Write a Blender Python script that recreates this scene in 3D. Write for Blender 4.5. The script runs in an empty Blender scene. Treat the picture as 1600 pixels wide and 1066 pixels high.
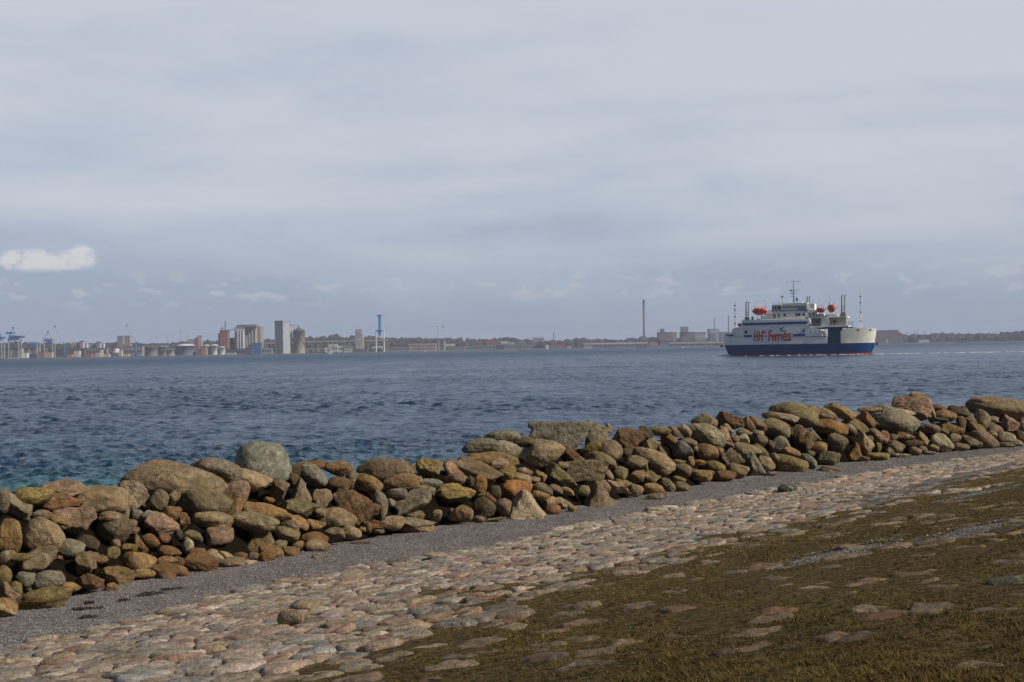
import bpy, math, random
import numpy as np
from mathutils import Vector, Matrix
R = math.radians
rng = np.random.default_rng(7)
random.seed(7)
sc = bpy.context.scene
col = sc.collection

# ------------------------------------------------------------------ camera
F = 2200.0          # focal length in photo pixels (photo 1600 wide)
H = 6.4             # eye height above the sea
ROLL = R(0.952)
PITCH = math.atan(11.3 / F)
fw = np.array([0, math.cos(PITCH), math.sin(PITCH)])
_u0 = np.array([0, -math.sin(PITCH), math.cos(PITCH)]); _r0 = np.array([1.0, 0, 0])
rt = _r0 * math.cos(ROLL) - _u0 * math.sin(ROLL)
up = _r0 * math.sin(ROLL) + _u0 * math.cos(ROLL)
cd = bpy.data.cameras.new('camera'); cam = bpy.data.objects.new('camera', cd); col.objects.link(cam)
cd.sensor_width = 36; cd.lens = 36 * F / 1600; cd.clip_start = 0.3; cd.clip_end = 30000
cam.matrix_world = Matrix(((rt[0], up[0], -fw[0], 0), (rt[1], up[1], -fw[1], 0), (rt[2], up[2], -fw[2], H), (0, 0, 0, 1)))
sc.camera = cam

HAZE = 0.000072
# ------------------------------------------------------------------ light
SUN_EL, SUN_AZ = 37.0, 112.0    # azimuth clockwise from the view direction (+Y)
sl = bpy.data.lights.new('sun', 'SUN'); sun = bpy.data.objects.new('sun', sl); col.objects.link(sun)
sl.energy = 5.0; sl.angle = R(1.5); sl.color = (1.0, 0.90, 0.76)
sd = Vector((math.sin(R(SUN_AZ)) * math.cos(R(SUN_EL)), math.cos(R(SUN_AZ)) * math.cos(R(SUN_EL)), math.sin(R(SUN_EL))))
sun.rotation_euler = sd.to_track_quat('Z', 'Y').to_euler()
sun.location = (60, -40, 60)

class NT:
    """small node-tree helper"""
    def __init__(s, nt): s.nt = nt; s.n = nt.nodes; s.l = nt.links
    def add(s, t, **k):
        n = s.n.new(t)
        for a, v in k.items():
            if a == 'inp':
                for i, x in v.items():
                    if isinstance(x, bpy.types.NodeSocket): s.l.new(x, n.inputs[i])
                    else: n.inputs[i].default_value = x
            else: setattr(n, a, v)
        return n
    def math(s, op, a, b=0.0, c=None, clamp=False):
        d = {0: a, 1: b}
        if c is not None: d[2] = c
        return s.add('ShaderNodeMath', operation=op, use_clamp=clamp, inp=d).outputs[0]
    def mix(s, f, a, b, blend='MIX'):
        n = s.add('ShaderNodeMix', data_type='RGBA', blend_type=blend)
        for i, x in ((0, f), (6, a), (7, b)):
            if isinstance(x, bpy.types.NodeSocket): s.l.new(x, n.inputs[i])
            else: n.inputs[i].default_value = (x if i == 0 else (tuple(x) + (1,))[:4])
        return n.outputs[2]
    def ramp(s, f, a, b):
        return s.add('ShaderNodeMapRange', interpolation_type='SMOOTHSTEP', inp={0: f, 1: a, 2: b, 3: 0.0, 4: 1.0}).outputs[0]
    def noise(s, v, sc_, det=4.0, rough=0.55, dist=0.0, lac=2.0):
        return s.add('ShaderNodeTexNoise', inp={'Vector': v, 'Scale': sc_, 'Detail': det, 'Roughness': rough, 'Distortion': dist, 'Lacunarity': lac}).outputs[0]

w = bpy.data.worlds.new('World'); sc.world = w; w.use_nodes = True
t = NT(w.node_tree); t.n.clear()
sky = t.add('ShaderNodeTexSky', sky_type='NISHITA', sun_disc=False, sun_elevation=R(SUN_EL), sun_rotation=R(SUN_AZ), air_density=1.0, dust_density=2.0, altitude=10)
tc = t.add('ShaderNodeTexCoord')
sp = t.add('ShaderNodeSeparateXYZ', inp={0: tc.outputs['Generated']})
x_, y_, z_ = sp.outputs
hyp = t.math('SQRT', t.math('ADD', t.math('MULTIPLY', x_, x_), t.math('MULTIPLY', y_, y_)))
el = t.math('ARCTAN2', z_, hyp)                      # elevation, radians
az = t.math('ARCTAN2', x_, y_)
v1 = t.add('ShaderNodeCombineXYZ', inp={0: t.math('MULTIPLY', az, 1.6), 1: t.math('MULTIPLY', el, 11.0), 2: 3.1}).outputs[0]
v2 = t.add('ShaderNodeCombineXYZ', inp={0: t.math('MULTIPLY', az, 4.0), 1: t.math('MULTIPLY', el, 13.0), 2: 7.7}).outputs[0]
v3 = t.add('ShaderNodeCombineXYZ', inp={0: t.math('MULTIPLY', az, 42.0), 1: t.math('MULTIPLY', el, 120.0), 2: 1.9}).outputs[0]
n1 = t.noise(v1, 1.0, 3.0, 0.5, 0.6)
n2 = t.noise(v2, 1.0, 4.0, 0.5, 0.4)
n3 = t.noise(v3, 1.0, 6.0, 0.55, 0.3)
lay = t.math('ADD', t.math('MULTIPLY', n1, 0.7), t.math('MULTIPLY', n2, 0.3))
lay = t.math('ADD', lay, t.math('MULTIPLY', t.math('SUBTRACT', el, 0.105), 1.7))
lay = t.math('ADD', lay, t.math('MULTIPLY', az, 0.10))
lay = t.math('ADD', lay, t.math('MULTIPLY', t.math('SUBTRACT', t.noise(t.add('ShaderNodeCombineXYZ', inp={0: t.math('MULTIPLY', az, 9.0), 1: t.math('MULTIPLY', el, 34.0), 2: 5.0}).outputs[0], 1.0, 7.0, 0.6, 0.5), 0.5), 0.16))
m1 = t.ramp(lay, 0.30, 0.68)
CB, CL = (3.30, 4.15, 5.75), (6.20, 6.50, 7.15)      # grey-blue cloud base, pale thin cloud
cloud = t.mix(m1, CB, CL)
hzm = t.ramp(el, 0.10, 0.0)
cloud = t.mix(t.math('MULTIPLY', hzm, 0.75), cloud, (3.45, 4.10, 5.20))
# low cumulus row
band = t.math('MULTIPLY', t.ramp(el, 0.026, 0.040), t.ramp(el, 0.062, 0.045))
cum = t.math('MULTIPLY', t.ramp(n3, 0.52, 0.64), band)
cloud = t.mix(t.math('MULTIPLY', cum, 0.48), cloud, (5.9, 6.0, 6.6))
# the one bright heap cloud on the left
def blob(a0, e0, ra, re):
    da = t.math('DIVIDE', t.math('SUBTRACT', az, a0), ra); de = t.math('DIVIDE', t.math('SUBTRACT', el, e0), re)
    return t.math('ADD', t.math('MULTIPLY', da, da), t.math('MULTIPLY', de, de))
heap = None
for a0, e0, ra, re in ((-0.295, 0.0672, 0.0085, 0.0078), (-0.310, 0.0640, 0.014, 0.0060), (-0.3265, 0.0645, 0.012, 0.0072), (-0.3406, 0.0650, 0.010, 0.0060), (-0.318, 0.0605, 0.026, 0.0040)):
    b = blob(a0, e0, ra, re)
    heap = b if heap is None else t.math('MINIMUM', heap, b)
v4 = t.add('ShaderNodeCombineXYZ', inp={0: t.math('MULTIPLY', az, 120.0), 1: t.math('MULTIPLY', el, 190.0), 2: 0.4}).outputs[0]
hm = t.ramp(t.math('ADD', heap, t.math('MULTIPLY', t.math('SUBTRACT', t.noise(v4, 1.0, 5.0), 0.5), 3.2)), 1.5, 0.1)
cloud = t.mix(t.math('MULTIPLY', t.math('MULTIPLY', hm, 0.80), t.ramp(el, 0.0545, 0.0605)), cloud, (7.6, 7.4, 7.4))
full = t.mix(0.88, sky.outputs[0], cloud)
full = t.mix(t.ramp(el, 0.24, 0.50), full, t.mix(0.82, full, (0.45, 0.52, 0.72)))   # unseen sky overhead, darkened to weaken the fill light
full = t.mix(t.math('MULTIPLY', t.ramp(y_, 0.25, -0.45), 0.72), full, (1.1, 1.3, 1.7))   # sky behind the viewer, out of view, darkened to deepen shadows
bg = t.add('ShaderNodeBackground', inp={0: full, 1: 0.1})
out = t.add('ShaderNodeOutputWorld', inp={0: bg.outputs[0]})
sc.view_settings.view_transform = 'Standard'; sc.view_settings.look = 'None'
sc.view_settings.exposure = 0.0; sc.view_settings.gamma = 1.0
sc.cycles.use_denoising = True; sc.cycles.sample_clamp_direct = 4.0; sc.cycles.sample_clamp_indirect = 3.0
sc.cycles.max_bounces = 6; sc.cycles.volume_bounces = 0; sc.cycles.diffuse_bounces = 3

# ------------------------------------------------------------------ geometry helpers
def ray(px, py): return fw + (px - 800) / F * rt + (533 - py) / F * up
def project(P):
    d = np.asarray(P, float) - np.array([0, 0, H])
    z = d @ fw
    return 800 + F * (d @ rt) / z, 533 - F * (d @ up) / z, z
def atY(px, py, Y):
    d = ray(px, py); return d * (Y / d[1]) + np.array([0, 0, H])
# shore frame: u runs along the shore (away to the right), s inland from the boulders' foot
UD = np.array([0.64196, 0.76673]); ND = np.array([0.76673, -0.64196]); OO = np.array([0, 44.26])
def us(x, y): return (x - OO[0]) * UD[0] + (y - OO[1]) * UD[1], (x - OO[0]) * ND[0] + (y - OO[1]) * ND[1]
def xy(u, s): return OO[0] + u * UD[0] + s * ND[0], OO[1] + u * UD[1] + s * ND[1]
def sfoot(u): return np.interp(u, [-40, -18.3, -13, -7, -2.3, 2, 5.5, 11.5, 16, 23.5, 31, 39, 70], [5, 1.3, 0, -.5, -.9, -.2, -.2, -.9, -.9, -.9, .2, 1.9, 9])
def sgrav(u): return np.interp(u, [-40, -21, -18.5, -13.5, -9, -5, .5, 8, 16, 27, 33, 39, 70], [9, 6.3, 5.6, 3.2, 2.7, 3.0, 2.5, 2.0, 2.1, 2.4, 3.5, 5.6, 12])
def sgrass(u): return np.interp(u, [-40, -24.5, -22, -19.6, -15, -12.8, -2.8, 4, 13.4, 30, 70], [20, 17.2, 15.6, 14.7, 13.4, 14.2, 12.0, 11.3, 10.2, 10.6, 16])
def zf(s): return 0.9 + np.maximum(0, s - 3) * (4.7 - .9) / 25.4
WN = [(rng.normal(size=2) * f_, rng.uniform(0, 6.28), a_) for f_, a_ in [(0.5, 1), (0.9, .8), (1.6, .6), (2.6, .45), (4.2, .3), (0.35, 1), (1.2, .7), (3.4, .35)]]
def fnoise(u, s, k=1.0):
    r = 0
    for d, p, a in WN: r = r + a * np.sin((u * d[0] + s * d[1]) * k + p)
    return r / 2.2

def props(o, label=None, cat=None, group=None, kind=None):
    if label: o['label'] = label
    if cat: o['category'] = cat
    if group: o['group'] = group
    if kind: o['kind'] = kind
    return o
def empty(name, loc, label, cat, group=None, rz=0.0):
    o = bpy.data.objects.new(name, None); col.objects.link(o); o.location = loc; o.rotation_euler = (0, 0, rz)
    o.empty_display_size = 0.2
    return props(o, label, cat, group)
class MB:
    def __init__(s): s.v = []; s.f = []; s.sm = []
    def _add(s, vs, fs, sm=False):
        b = len(s.v); s.v += [tuple(map(float, p)) for p in vs]; s.f += [tuple(b + i for i in q) for q in fs]; s.sm += [sm] * len(fs)
        return s
    def box(s, x0, x1, y0, y1, z0, z1):
        return s._add([(x0, y0, z0), (x1, y0, z0), (x1, y1, z0), (x0, y1, z0), (x0, y0, z1), (x1, y0, z1), (x1, y1, z1), (x0, y1, z1)],
                      [(0, 3, 2, 1), (4, 5, 6, 7), (0, 1, 5, 4), (1, 2, 6, 5), (2, 3, 7, 6), (3, 0, 4, 7)])
    def prism(s, poly, y0, y1):          # polygon in x-z, extruded along y
        n = len(poly)
        vs = [(x, y0, z) for x, z in poly] + [(x, y1, z) for x, z in poly]
        return s._add(vs, [tuple(range(n)), tuple(range(2 * n - 1, n - 1, -1))] + [(i, i + n, (i + 1) % n + n, (i + 1) % n) for i in range(n)])
    def tube(s, a, b, r, r2=None, n=8, sm=True):
        a = Vector(a); b = Vector(b); r2 = r if r2 is None else r2
        d = (b - a).normalized(); q = d.to_track_quat('Z', 'Y'); vs = []
        for c, rr in ((a, r), (b, r2)):
            for i in range(n):
                an = 2 * math.pi * i / n; vs.append(c + q @ Vector((rr * math.cos(an), rr * math.sin(an), 0)))
        fs = [(i, (i + 1) % n, (i + 1) % n + n, i + n) for i in range(n)]
        s._add(vs, fs, sm); s._add(vs, [tuple(range(n - 1, -1, -1)), tuple(range(n, 2 * n))]); return s
    def lathe(s, x, y, prof, n=24):      # prof: (r, z) list
        vs = []
        for r_, z in prof:
            for i in range(n):
                an = 2 * math.pi * i / n; vs.append((x + r_ * math.cos(an), y + r_ * math.sin(an), z))
        m = len(prof)
        fs = [(j * n + i, j * n + (i + 1) % n, (j + 1) * n + (i + 1) % n, (j + 1) * n + i) for j in range(m - 1) for i in range(n)]
        s._add(vs, fs, True); s._add(vs[:n], [tuple(range(n - 1, -1, -1))]); s._add(vs[-n:], [tuple(range(n))]); return s
    def build(s, name, m, parent=None, loc=None):
        me = bpy.data.meshes.new(name)
        L = Vector(loc) if loc is not None else Vector((0, 0, 0))
        me.from_pydata([Vector(p) - L for p in s.v], [], s.f)
        me.polygons.foreach_set('use_smooth', s.sm); me.materials.append(m)
        o = bpy.data.objects.new(name, me); col.objects.link(o)
        if parent is not None: o.parent = parent
        elif loc is not None: o.location = L
        return o
def npmesh(name, V, Fq, m, colr=None, smooth=True):
    """big mesh from numpy arrays; Fq is (n,3) or (n,4)"""
    me = bpy.data.meshes.new(name); nf, k = Fq.shape
    me.vertices.add(len(V)); me.vertices.foreach_set('co', np.ascontiguousarray(V, np.float32).ravel())
    me.loops.add(nf * k); me.loops.foreach_set('vertex_index', np.ascontiguousarray(Fq, np.int32).ravel())
    me.polygons.add(nf); me.polygons.foreach_set('loop_start', np.arange(0, nf * k, k, dtype=np.int32))
    me.update(calc_edges=True)
    me.polygons.foreach_set('use_smooth', np.full(nf, smooth))
    if colr is not None:
        a = me.color_attributes.new('Col', 'FLOAT_COLOR', 'POINT')
        c = np.ones((len(V), 4), np.float32); c[:, :3] = colr; a.data.foreach_set('color', c.ravel())
    me.materials.append(m)
    o = bpy.data.objects.new(name, me); col.objects.link(o); return o

# ------------------------------------------------------------------ materials
def newmat(name):
    m = bpy.data.materials.new(name); m.use_nodes = True; t = NT(m.node_tree); t.n.clear()
    p = t.add('ShaderNodeBsdfPrincipled'); o = t.add('ShaderNodeOutputMaterial', inp={0: p.outputs[0]})
    return m, t, p
_pm = {}
def paint(name, c, rough=0.6, var=0.18, scale=0.15, metal=0.0):
    """plain painted / plastered surface with blotchy wear"""
    if name in _pm: return _pm[name]
    m, t, p = newmat(name); tc = t.add('ShaderNodeTexCoord').outputs['Object']
    n = t.noise(tc, scale, 6.0, 0.6)
    hi = tuple(min(1, x * (1 + var)) for x in c); lo = tuple(x * (1 - var) for x in c)
    t.l.new(t.mix(t.ramp(n, 0.3, 0.7), lo, hi), p.inputs['Base Color'])
    p.inputs['Roughness'].default_value = rough; p.inputs['Metallic'].default_value = metal
    _pm[name] = m; return m

def rock_material(name, speck, stain, fine=1.0):
    m, t, p = newmat(name)
    oc = t.add('ShaderNodeTexCoord').outputs['Object']; oi = t.add('ShaderNodeObjectInfo')
    off = t.add('ShaderNodeVectorMath', operation='SCALE', inp={0: (37.0, 91.0, 53.0), 'Scale': oi.outputs['Random']}).outputs[0]
    v = t.add('ShaderNodeVectorMath', operation='ADD', inp={0: oc, 1: off}).outputs[0]
    base = t.add('ShaderNodeAttribute', attribute_name='Col').outputs[0]
    big = t.noise(v, 1.7 * fine, 5.0, 0.6, 0.5); mid = t.noise(v, 7.0 * fine, 8.0, 0.65); fin = t.noise(v, 55.0, 3.0, 0.7)
    c = t.mix(1.0, base, t.mix(t.ramp(big, 0.28, 0.72), (0.62, 0.60, 0.58), (1.28, 1.27, 1.25)), 'MULTIPLY')
    c = t.mix(1.0, c, t.mix(t.ramp(mid, 0.3, 0.7), (0.66, 0.66, 0.66), (1.3, 1.3, 1.3)), 'MULTIPLY')
    c = t.mix(speck, c, t.mix(t.ramp(fin, 0.35, 0.65), (0.4, 0.4, 0.4), (1.6, 1.58, 1.55)), 'MULTIPLY')
    st = t.noise(v, 1.1 * fine, 6.0, 0.62, 1.2)
    c = t.mix(t.math('MULTIPLY', t.math('MULTIPLY', t.ramp(st, 0.46, 0.64), stain), t.math('FRACT', t.math('MULTIPLY', oi.outputs['Random'], 7.31))), c, (0.135, 0.085, 0.030))
    li = t.noise(v, 3.3 * fine, 7.0, 0.7, 0.8)
    c = t.mix(t.math('MULTIPLY', t.ramp(li, 0.57, 0.66), t.math('MULTIPLY', t.math('FRACT', t.math('MULTIPLY', oi.outputs['Random'], 13.7)), 0.75)), c, (0.33, 0.31, 0.23))
    c = t.mix(t.math('MULTIPLY', t.ramp(li, 0.40, 0.30), 0.55), c, (0.050, 0.042, 0.024))
    # hairline cracks
    vo = t.add('ShaderNodeTexVoronoi', feature='DISTANCE_TO_EDGE', inp={'Vector': t.mix(0.25, v, t.add('ShaderNodeTexNoise', inp={'Vector': v, 'Scale': 3.0}).outputs[1]), 'Scale': 1.3 * fine}).outputs[0]
    crack = t.math('MULTIPLY', t.ramp(vo, 0.012, 0.0), t.ramp(big, 0.52, 0.58))
    c = t.mix(t.math('MULTIPLY', crack, 0.6), c, (0.03, 0.025, 0.02))
    t.l.new(c, p.inputs['Base Color']); p.inputs['Roughness'].default_value = 0.85
    p.inputs['Specular IOR Level'].default_value = 0.3
    hgt = t.math('ADD', t.math('MULTIPLY', mid, 0.7), t.math('ADD', t.math('MULTIPLY', big, 0.9), t.math('MULTIPLY', fin, 0.07)))
    hgt = t.math('SUBTRACT', hgt, t.math('MULTIPLY', crack, 0.25))
    b = t.add('ShaderNodeBump', inp={'Height': hgt, 'Strength': 1.0, 'Distance': 0.13 / fine})
    t.l.new(b.outputs[0], p.inputs['Normal'])
    return m
M_ROCK = rock_material('weathered_rock', 0.30, 0.55)
M_GRAN = rock_material('speckled_granite', 0.75, 0.15)
M_COB = rock_material('paving_rock', 0.35, 0.18, 1.6)

# ------------------------------------------------------------------ sea
m, t, p = newmat('sea_water')
ge = t.add('ShaderNodeNewGeometry').outputs['Position']
sx = t.add('ShaderNodeSeparateXYZ', inp={0: ge}).outputs
def wv(sx_, sy_, ang):
    return t.add('ShaderNodeMapping', inp={0: ge, 2: (0, 0, R(ang)), 3: (sx_, sy_, 1)}).outputs[0]
s1 = t.noise(wv(0.8, 1.5, 12), 1.3, 4.0, 0.65, 0.3)
s2 = t.noise(wv(0.22, 0.40, 8), 1.0, 6.0, 0.7, 0.3)
s3 = t.noise(wv(0.035, 0.035, 4), 1.0, 6.0, 0.72, 0.2)
s4 = t.noise(wv(0.004, 0.02, 4), 1.0, 4.0, 0.6, 0.2)
hgt = t.math('ADD', t.math('MULTIPLY', s1, 0.35), t.math('ADD', t.math('MULTIPLY', s2, 0.9), t.math('MULTIPLY', s3, 4.0)))
b = t.add('ShaderNodeBump', inp={'Height': hgt, 'Strength': 1.0, 'Distance': 0.9})
t.l.new(b.outputs[0], p.inputs['Normal'])
# shallow water over sand near the shore is green-teal
ud, sdv = UD, ND
ss = t.math('ADD', t.math('MULTIPLY', t.math('SUBTRACT', sx[0], 0.0), float(ND[0])), t.math('MULTIPLY', t.math('SUBTRACT', sx[1], 44.26), float(ND[1])))
uu = t.math('ADD', t.math('MULTIPLY', sx[0], float(UD[0])), t.math('MULTIPLY', t.math('SUBTRACT', sx[1], 44.26), float(UD[1])))
sh = t.math('ADD', ss, t.math('MULTIPLY', t.math('SUBTRACT', s2, 0.5), 22.0))
sh = t.math('MULTIPLY', t.ramp(sh, -52.0, -18.0), t.ramp(uu, 40.0, -5.0))
s5 = t.noise(wv(0.45, 0.022, -4), 1.0, 5.0, 0.7, 0.3); s6 = t.noise(wv(0.07, 0.005, 3), 1.0, 5.0, 0.7, 0.3)
fleck = t.math('ADD', t.math('MULTIPLY', s5, 0.55), t.math('MULTIPLY', s6, 0.45))
deep = t.mix(t.ramp(fleck, 0.38, 0.62), (0.011, 0.042, 0.108), (0.022, 0.068, 0.148))
c = t.mix(sh, deep, (0.022, 0.165, 0.175))
t.l.new(c, p.inputs['Base Color']); t.l.new(t.math('ADD', t.add('ShaderNodeMapRange', inp={0: t.math('ADD', t.math('MULTIPLY', fleck, 0.7), t.math('MULTIPLY', s4, 0.3)), 1: 0.38, 2: 0.62, 3: 0.30, 4: 0.12}).outputs[0], t.math('MULTIPLY', t.ramp(ss, -150.0, -1100.0), 0.26)), p.inputs['Roughness']); p.inputs['IOR'].default_value = 1.33
p.inputs['Specular IOR Level'].default_value = 0.5
M_SEA = m
_r = [19.5]
while _r[-1] < 9500: _r.append(_r[-1] + min(420, max(.11, .0040 * _r[-1] * (1 if _r[-1] < 700 else 1 + (_r[-1] - 700) / 60))))
rr = np.array(_r)
ang = np.concatenate([np.linspace(-75, -23, 60, endpoint=False), np.linspace(-23, 23, 1150), np.linspace(23, 75, 61)[1:]])
A_, R_ = np.meshgrid(np.radians(ang), rr)
X = R_ * np.sin(A_); Y = R_ * np.cos(A_)
dr = np.gradient(rr)[:, None] * np.ones_like(A_)
Z = np.zeros_like(X); DX = np.zeros_like(X); DY = np.zeros_like(X)
wr = np.random.default_rng(3)
_su, _ss = us(X, Y)
shoal = (0.32 + 0.68 * np.clip((-_ss - 6) / 35, 0, 1)) * (0.82 + 0.30 * np.sin(X * .035 + 2 * np.sin(Y * .021)) * np.sin(Y * .028 + 1.0))
for i in range(80):
    lam = 0.40 * (13 ** (i / 79.0)); k = 2 * math.pi / lam
    th = R(255) + wr.normal() * 0.75; a = 0.0128 * lam ** 0.52 * wr.uniform(0.5, 1.2)
    ph = wr.uniform(0, 6.28); fade = np.clip(lam / (1.25 * dr) - 0.6, 0, 1)
    arg = k * (X * math.cos(th) + Y * math.sin(th)) + ph + 0.8 * np.sin(X * .11 + i) + 0.8 * np.sin(Y * .09 + 2 * i)
    am = a * fade * shoal
    Z += am * np.cos(arg); DX -= 0.8 * am * math.cos(th) * np.sin(arg); DY -= 0.8 * am * math.sin(th) * np.sin(arg)
amp = 1 + 0.35 * np.sin(X * 0.05 + 1.3 * np.sin(Y * 0.043)) * np.sin(Y * 0.06 + X * 0.02)
V = np.stack([X + DX * amp, Y + DY * amp, Z * amp], -1).reshape(-1, 3)
nr, na = X.shape
idx = np.arange(nr * na).reshape(nr, na)
Q = np.stack([idx[:-1, :-1], idx[:-1, 1:], idx[1:, 1:], idx[1:, :-1]], -1).reshape(-1, 4)[:, ::-1]
sea = npmesh('sea', V, Q, M_SEA); props(sea, kind='structure')

# ------------------------------------------------------------------ ground sheet (beach, embankment)
m, t, p = newmat('shingle')
oc = t.add('ShaderNodeNewGeometry').outputs['Position']
g1 = t.add('ShaderNodeTexVoronoi', inp={'Vector': oc, 'Scale': 26.0}); g2 = t.noise(oc, 0.9, 4.0); g3 = t.noise(oc, 70.0, 3.0, 0.7)
c = t.mix(t.ramp(g3, 0.3, 0.7), (0.055, 0.052, 0.055), (0.30, 0.28, 0.28))
c = t.mix(1.0, c, t.mix(g1.outputs['Color'], (0.55, 0.55, 0.55), (1.3, 1.2, 1.2)), 'MULTIPLY')
c = t.mix(1.0, c, t.mix(t.ramp(g2, 0.3, 0.7), (0.75, 0.73, 0.72), (1.15, 1.15, 1.15)), 'MULTIPLY')
t.l.new(c, p.inputs['Base Color']); p.inputs['Roughness'].default_value = 0.9
b = t.add('ShaderNodeBump', inp={'Height': t.math('ADD', g1.outputs['Distance'], g3), 'Strength': 0.8, 'Distance': 0.03})
t.l.new(b.outputs[0], p.inputs['Normal']); M_GRAV = m
m, t, p = newmat('soil_and_turf')
oc = t.add('ShaderNodeNewGeometry').outputs['Position']
g1 = t.noise(oc, 0.7, 5.0, 0.6); g2 = t.noise(oc, 9.0, 6.0, 0.65); g3 = t.noise(oc, 45.0, 3.0, 0.7)
c = t.mix(t.ramp(g1, 0.35, 0.65), (0.072, 0.046, 0.015), (0.062, 0.055, 0.014))
c = t.mix(t.ramp(g2, 0.35, 0.7), c, (0.12, 0.088, 0.035))
c = t.mix(t.math('MULTIPLY', t.ramp(g2, 0.52, 0.40), 0.75), c, (0.016, 0.012, 0.006))
sand = t.mix(t.ramp(g3, 0.35, 0.65), (0.085, 0.064, 0.046), (0.20, 0.16, 0.125))
c = t.mix(t.ramp(t.add('ShaderNodeAttribute', attribute_name='Col').outputs['Fac'], 0.02, 0.35), sand, c)
t.l.new(c, p.inputs['Base Color']); p.inputs['Roughness'].default_value = 0.95; p.inputs['Specular IOR Level'].default_value = 0.1
b = t.add('ShaderNodeBump', inp={'Height': t.math('ADD', g2, g3), 'Strength': 0.9, 'Distance': 0.05})
t.l.new(b.outputs[0], p.inputs['Normal']); M_SOIL = m
def sheet(name, ua, sa, zfun, mt, cfun=None):
    U, S = np.meshgrid(ua, sa); x, y = xy(U, S); z = zfun(U, S)
    V = np.stack([x, y, z], -1).reshape(-1, 3); n0, n1_ = U.shape; i = np.arange(n0 * n1_).reshape(n0, n1_)
    q = np.stack([i[:-1, :-1], i[:-1, 1:], i[1:, 1:], i[1:, :-1]], -1).reshape(-1, 4)
    nrm = np.cross(V[q[0][1]] - V[q[0][0]], V[q[0][2]] - V[q[0][1]])
    if nrm[2] < 0: q = q[:, ::-1]
    o = npmesh(name, V, q, mt, cfun(U, S).reshape(-1, 1) * np.ones(3) if cfun else None); props(o, kind='structure'); return o
ua = np.linspace(-45, 110, 620)
def zbeach(U, S):     # shingle: flat strip, dips under the boulders into the sea, dives below the paving
    g = sgrav(U) + 0.35 * fnoise(U, S, 1.3); f = sfoot(U)
    z = zf(S) + 0.02 + 0.03 * fnoise(U, S, 1.5)
    z = z - np.clip((S - g) * 0.25, 0, 0.45)
    z = np.where(S < f - 3, z - (f - 3 - S) * 0.5, z)
    return z
sheet('shingle_beach', ua, np.concatenate([np.linspace(-14, -4, 12), np.linspace(-3.8, 10, 90)]), zbeach, M_GRAV)
PATCH = [(-14.5, 18.5, 1.5, .45), (-12.5, 19.6, 1.7, .4), (-10.5, 20.5, 1.6, .35), (0.0, 12.6, 3.0, .30), (5.0, 11.2, 5.0, .5), (11.0, 10.0, 6.0, .6), (17.0, 9.2, 5.0, .5), (-1.5, 15.5, 2.0, .35)]
def patch(u, s):
    d = 99.0
    for a, b_, ra, rb in PATCH: d = np.minimum(d, ((u - a) / ra) ** 2 + ((s - b_) / rb) ** 2)
    return d
def grassiness(u, s): return np.clip((s - sgrass(u) + 1.5 * fnoise(u, s, 1.0) + 1.1 * fnoise(u + 9, s, 2.9)) / np.interp(u, [-20, -9, 60], [5.0, 3.0, 2.6]) + np.interp(u, [-20, -9], [.34, .36]), 0, 1) * np.where(patch(u, s) < 1, 0.12, 1)
def zemb(U, S):
    g = sgrav(U)
    z = zf(S) + 0.025 * fnoise(U, S, 2.0) - np.clip((g + 0.2 - S) * 0.5, 0, 1.0)
    return z + 0.030 * grassiness(U, S)
sheet('embankment', ua, np.concatenate([np.linspace(0.2, 26, 240), np.linspace(26.4, 34, 12)]), zemb, M_SOIL, grassiness)
m_, t, p = newmat('far_meadow')
t.l.new(t.mix(t.noise(t.add('ShaderNodeNewGeometry').outputs['Position'], 0.3, 5.0), (0.03, 0.03, 0.01), (0.07, 0.055, 0.02)), p.inputs['Base Color'])
sheet('meadow', np.linspace(-120, 260, 40), np.linspace(33.5, 160, 20), lambda U, S: 5.4 + 0 * U, m_)

# ------------------------------------------------------------------ paving stones on the embankment
ICO = {}
def ico(sub):
    if sub not in ICO:
        import bmesh
        bm = bmesh.new(); bmesh.ops.create_icosphere(bm, subdivisions=sub, radius=1)
        V = np.array([v.co[:] for v in bm.verts]); V /= np.linalg.norm(V, axis=1)[:, None]
        Fc = np.array([[v.index for v in f.verts] for f in bm.faces]); bm.free(); ICO[sub] = (V, Fc)
    return ICO[sub]
CPAL = [((.34, .25, .20), 'pinkish'), ((.40, .34, .28), 'pale beige'), ((.30, .26, .22), 'buff'), ((.25, .24, .235), 'grey'), ((.20, .215, .235), 'blue-grey'),
        ((.36, .20, .15), 'reddish'), ((.33, .25, .15), 'tan'), ((.17, .14, .115), 'dark brown'), ((.45, .41, .36), 'whitish')]
CW = np.array([.24, .20, .16, .12, .07, .07, .08, .03, .03])
LMK = [(22, 'the left picture edge'), (75, 'the A-frame crane'), (125, 'the white balconied flats'), (193, 'the beige tower block'), (272, 'the huge speckled boulder'),
       (338, 'the white storage tanks'), (411, 'the grey dome boulder'), (466, 'the cone-roofed silo'), (555, 'the banded silo tower'), (600, 'the upright blue crane'),
       (671, 'the brown cube boulder'), (692, 'the twin thin cranes'), (765, 'the white-fronted block'), (792, 'the round pale boulder'), (877, 'the big grey slab'), (938, 'the cracked pale boulder'),
       (1007, 'the tall far chimney'), (1045, 'the brick grain store'), (1102, 'the egg-shaped boulder'), (1150, "the ferry's left end"), (1210, "the ferry's lettering"), (1252, "the ferry's mast"),
       (1300, "the ferry's right side"), (1350, "the ferry's pale bow"), (1425, 'the pink crest boulder'), (1480, 'the far pylon posts'), (1560, 'the right-edge boulder')]
def near_mark(px): return min(LMK, key=lambda q: abs(q[0] - px))[1]
ORD = ['first', 'second', 'third', 'fourth', 'fifth', 'sixth', 'seventh', 'eighth', 'ninth', 'tenth', 'eleventh', 'twelfth']
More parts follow.
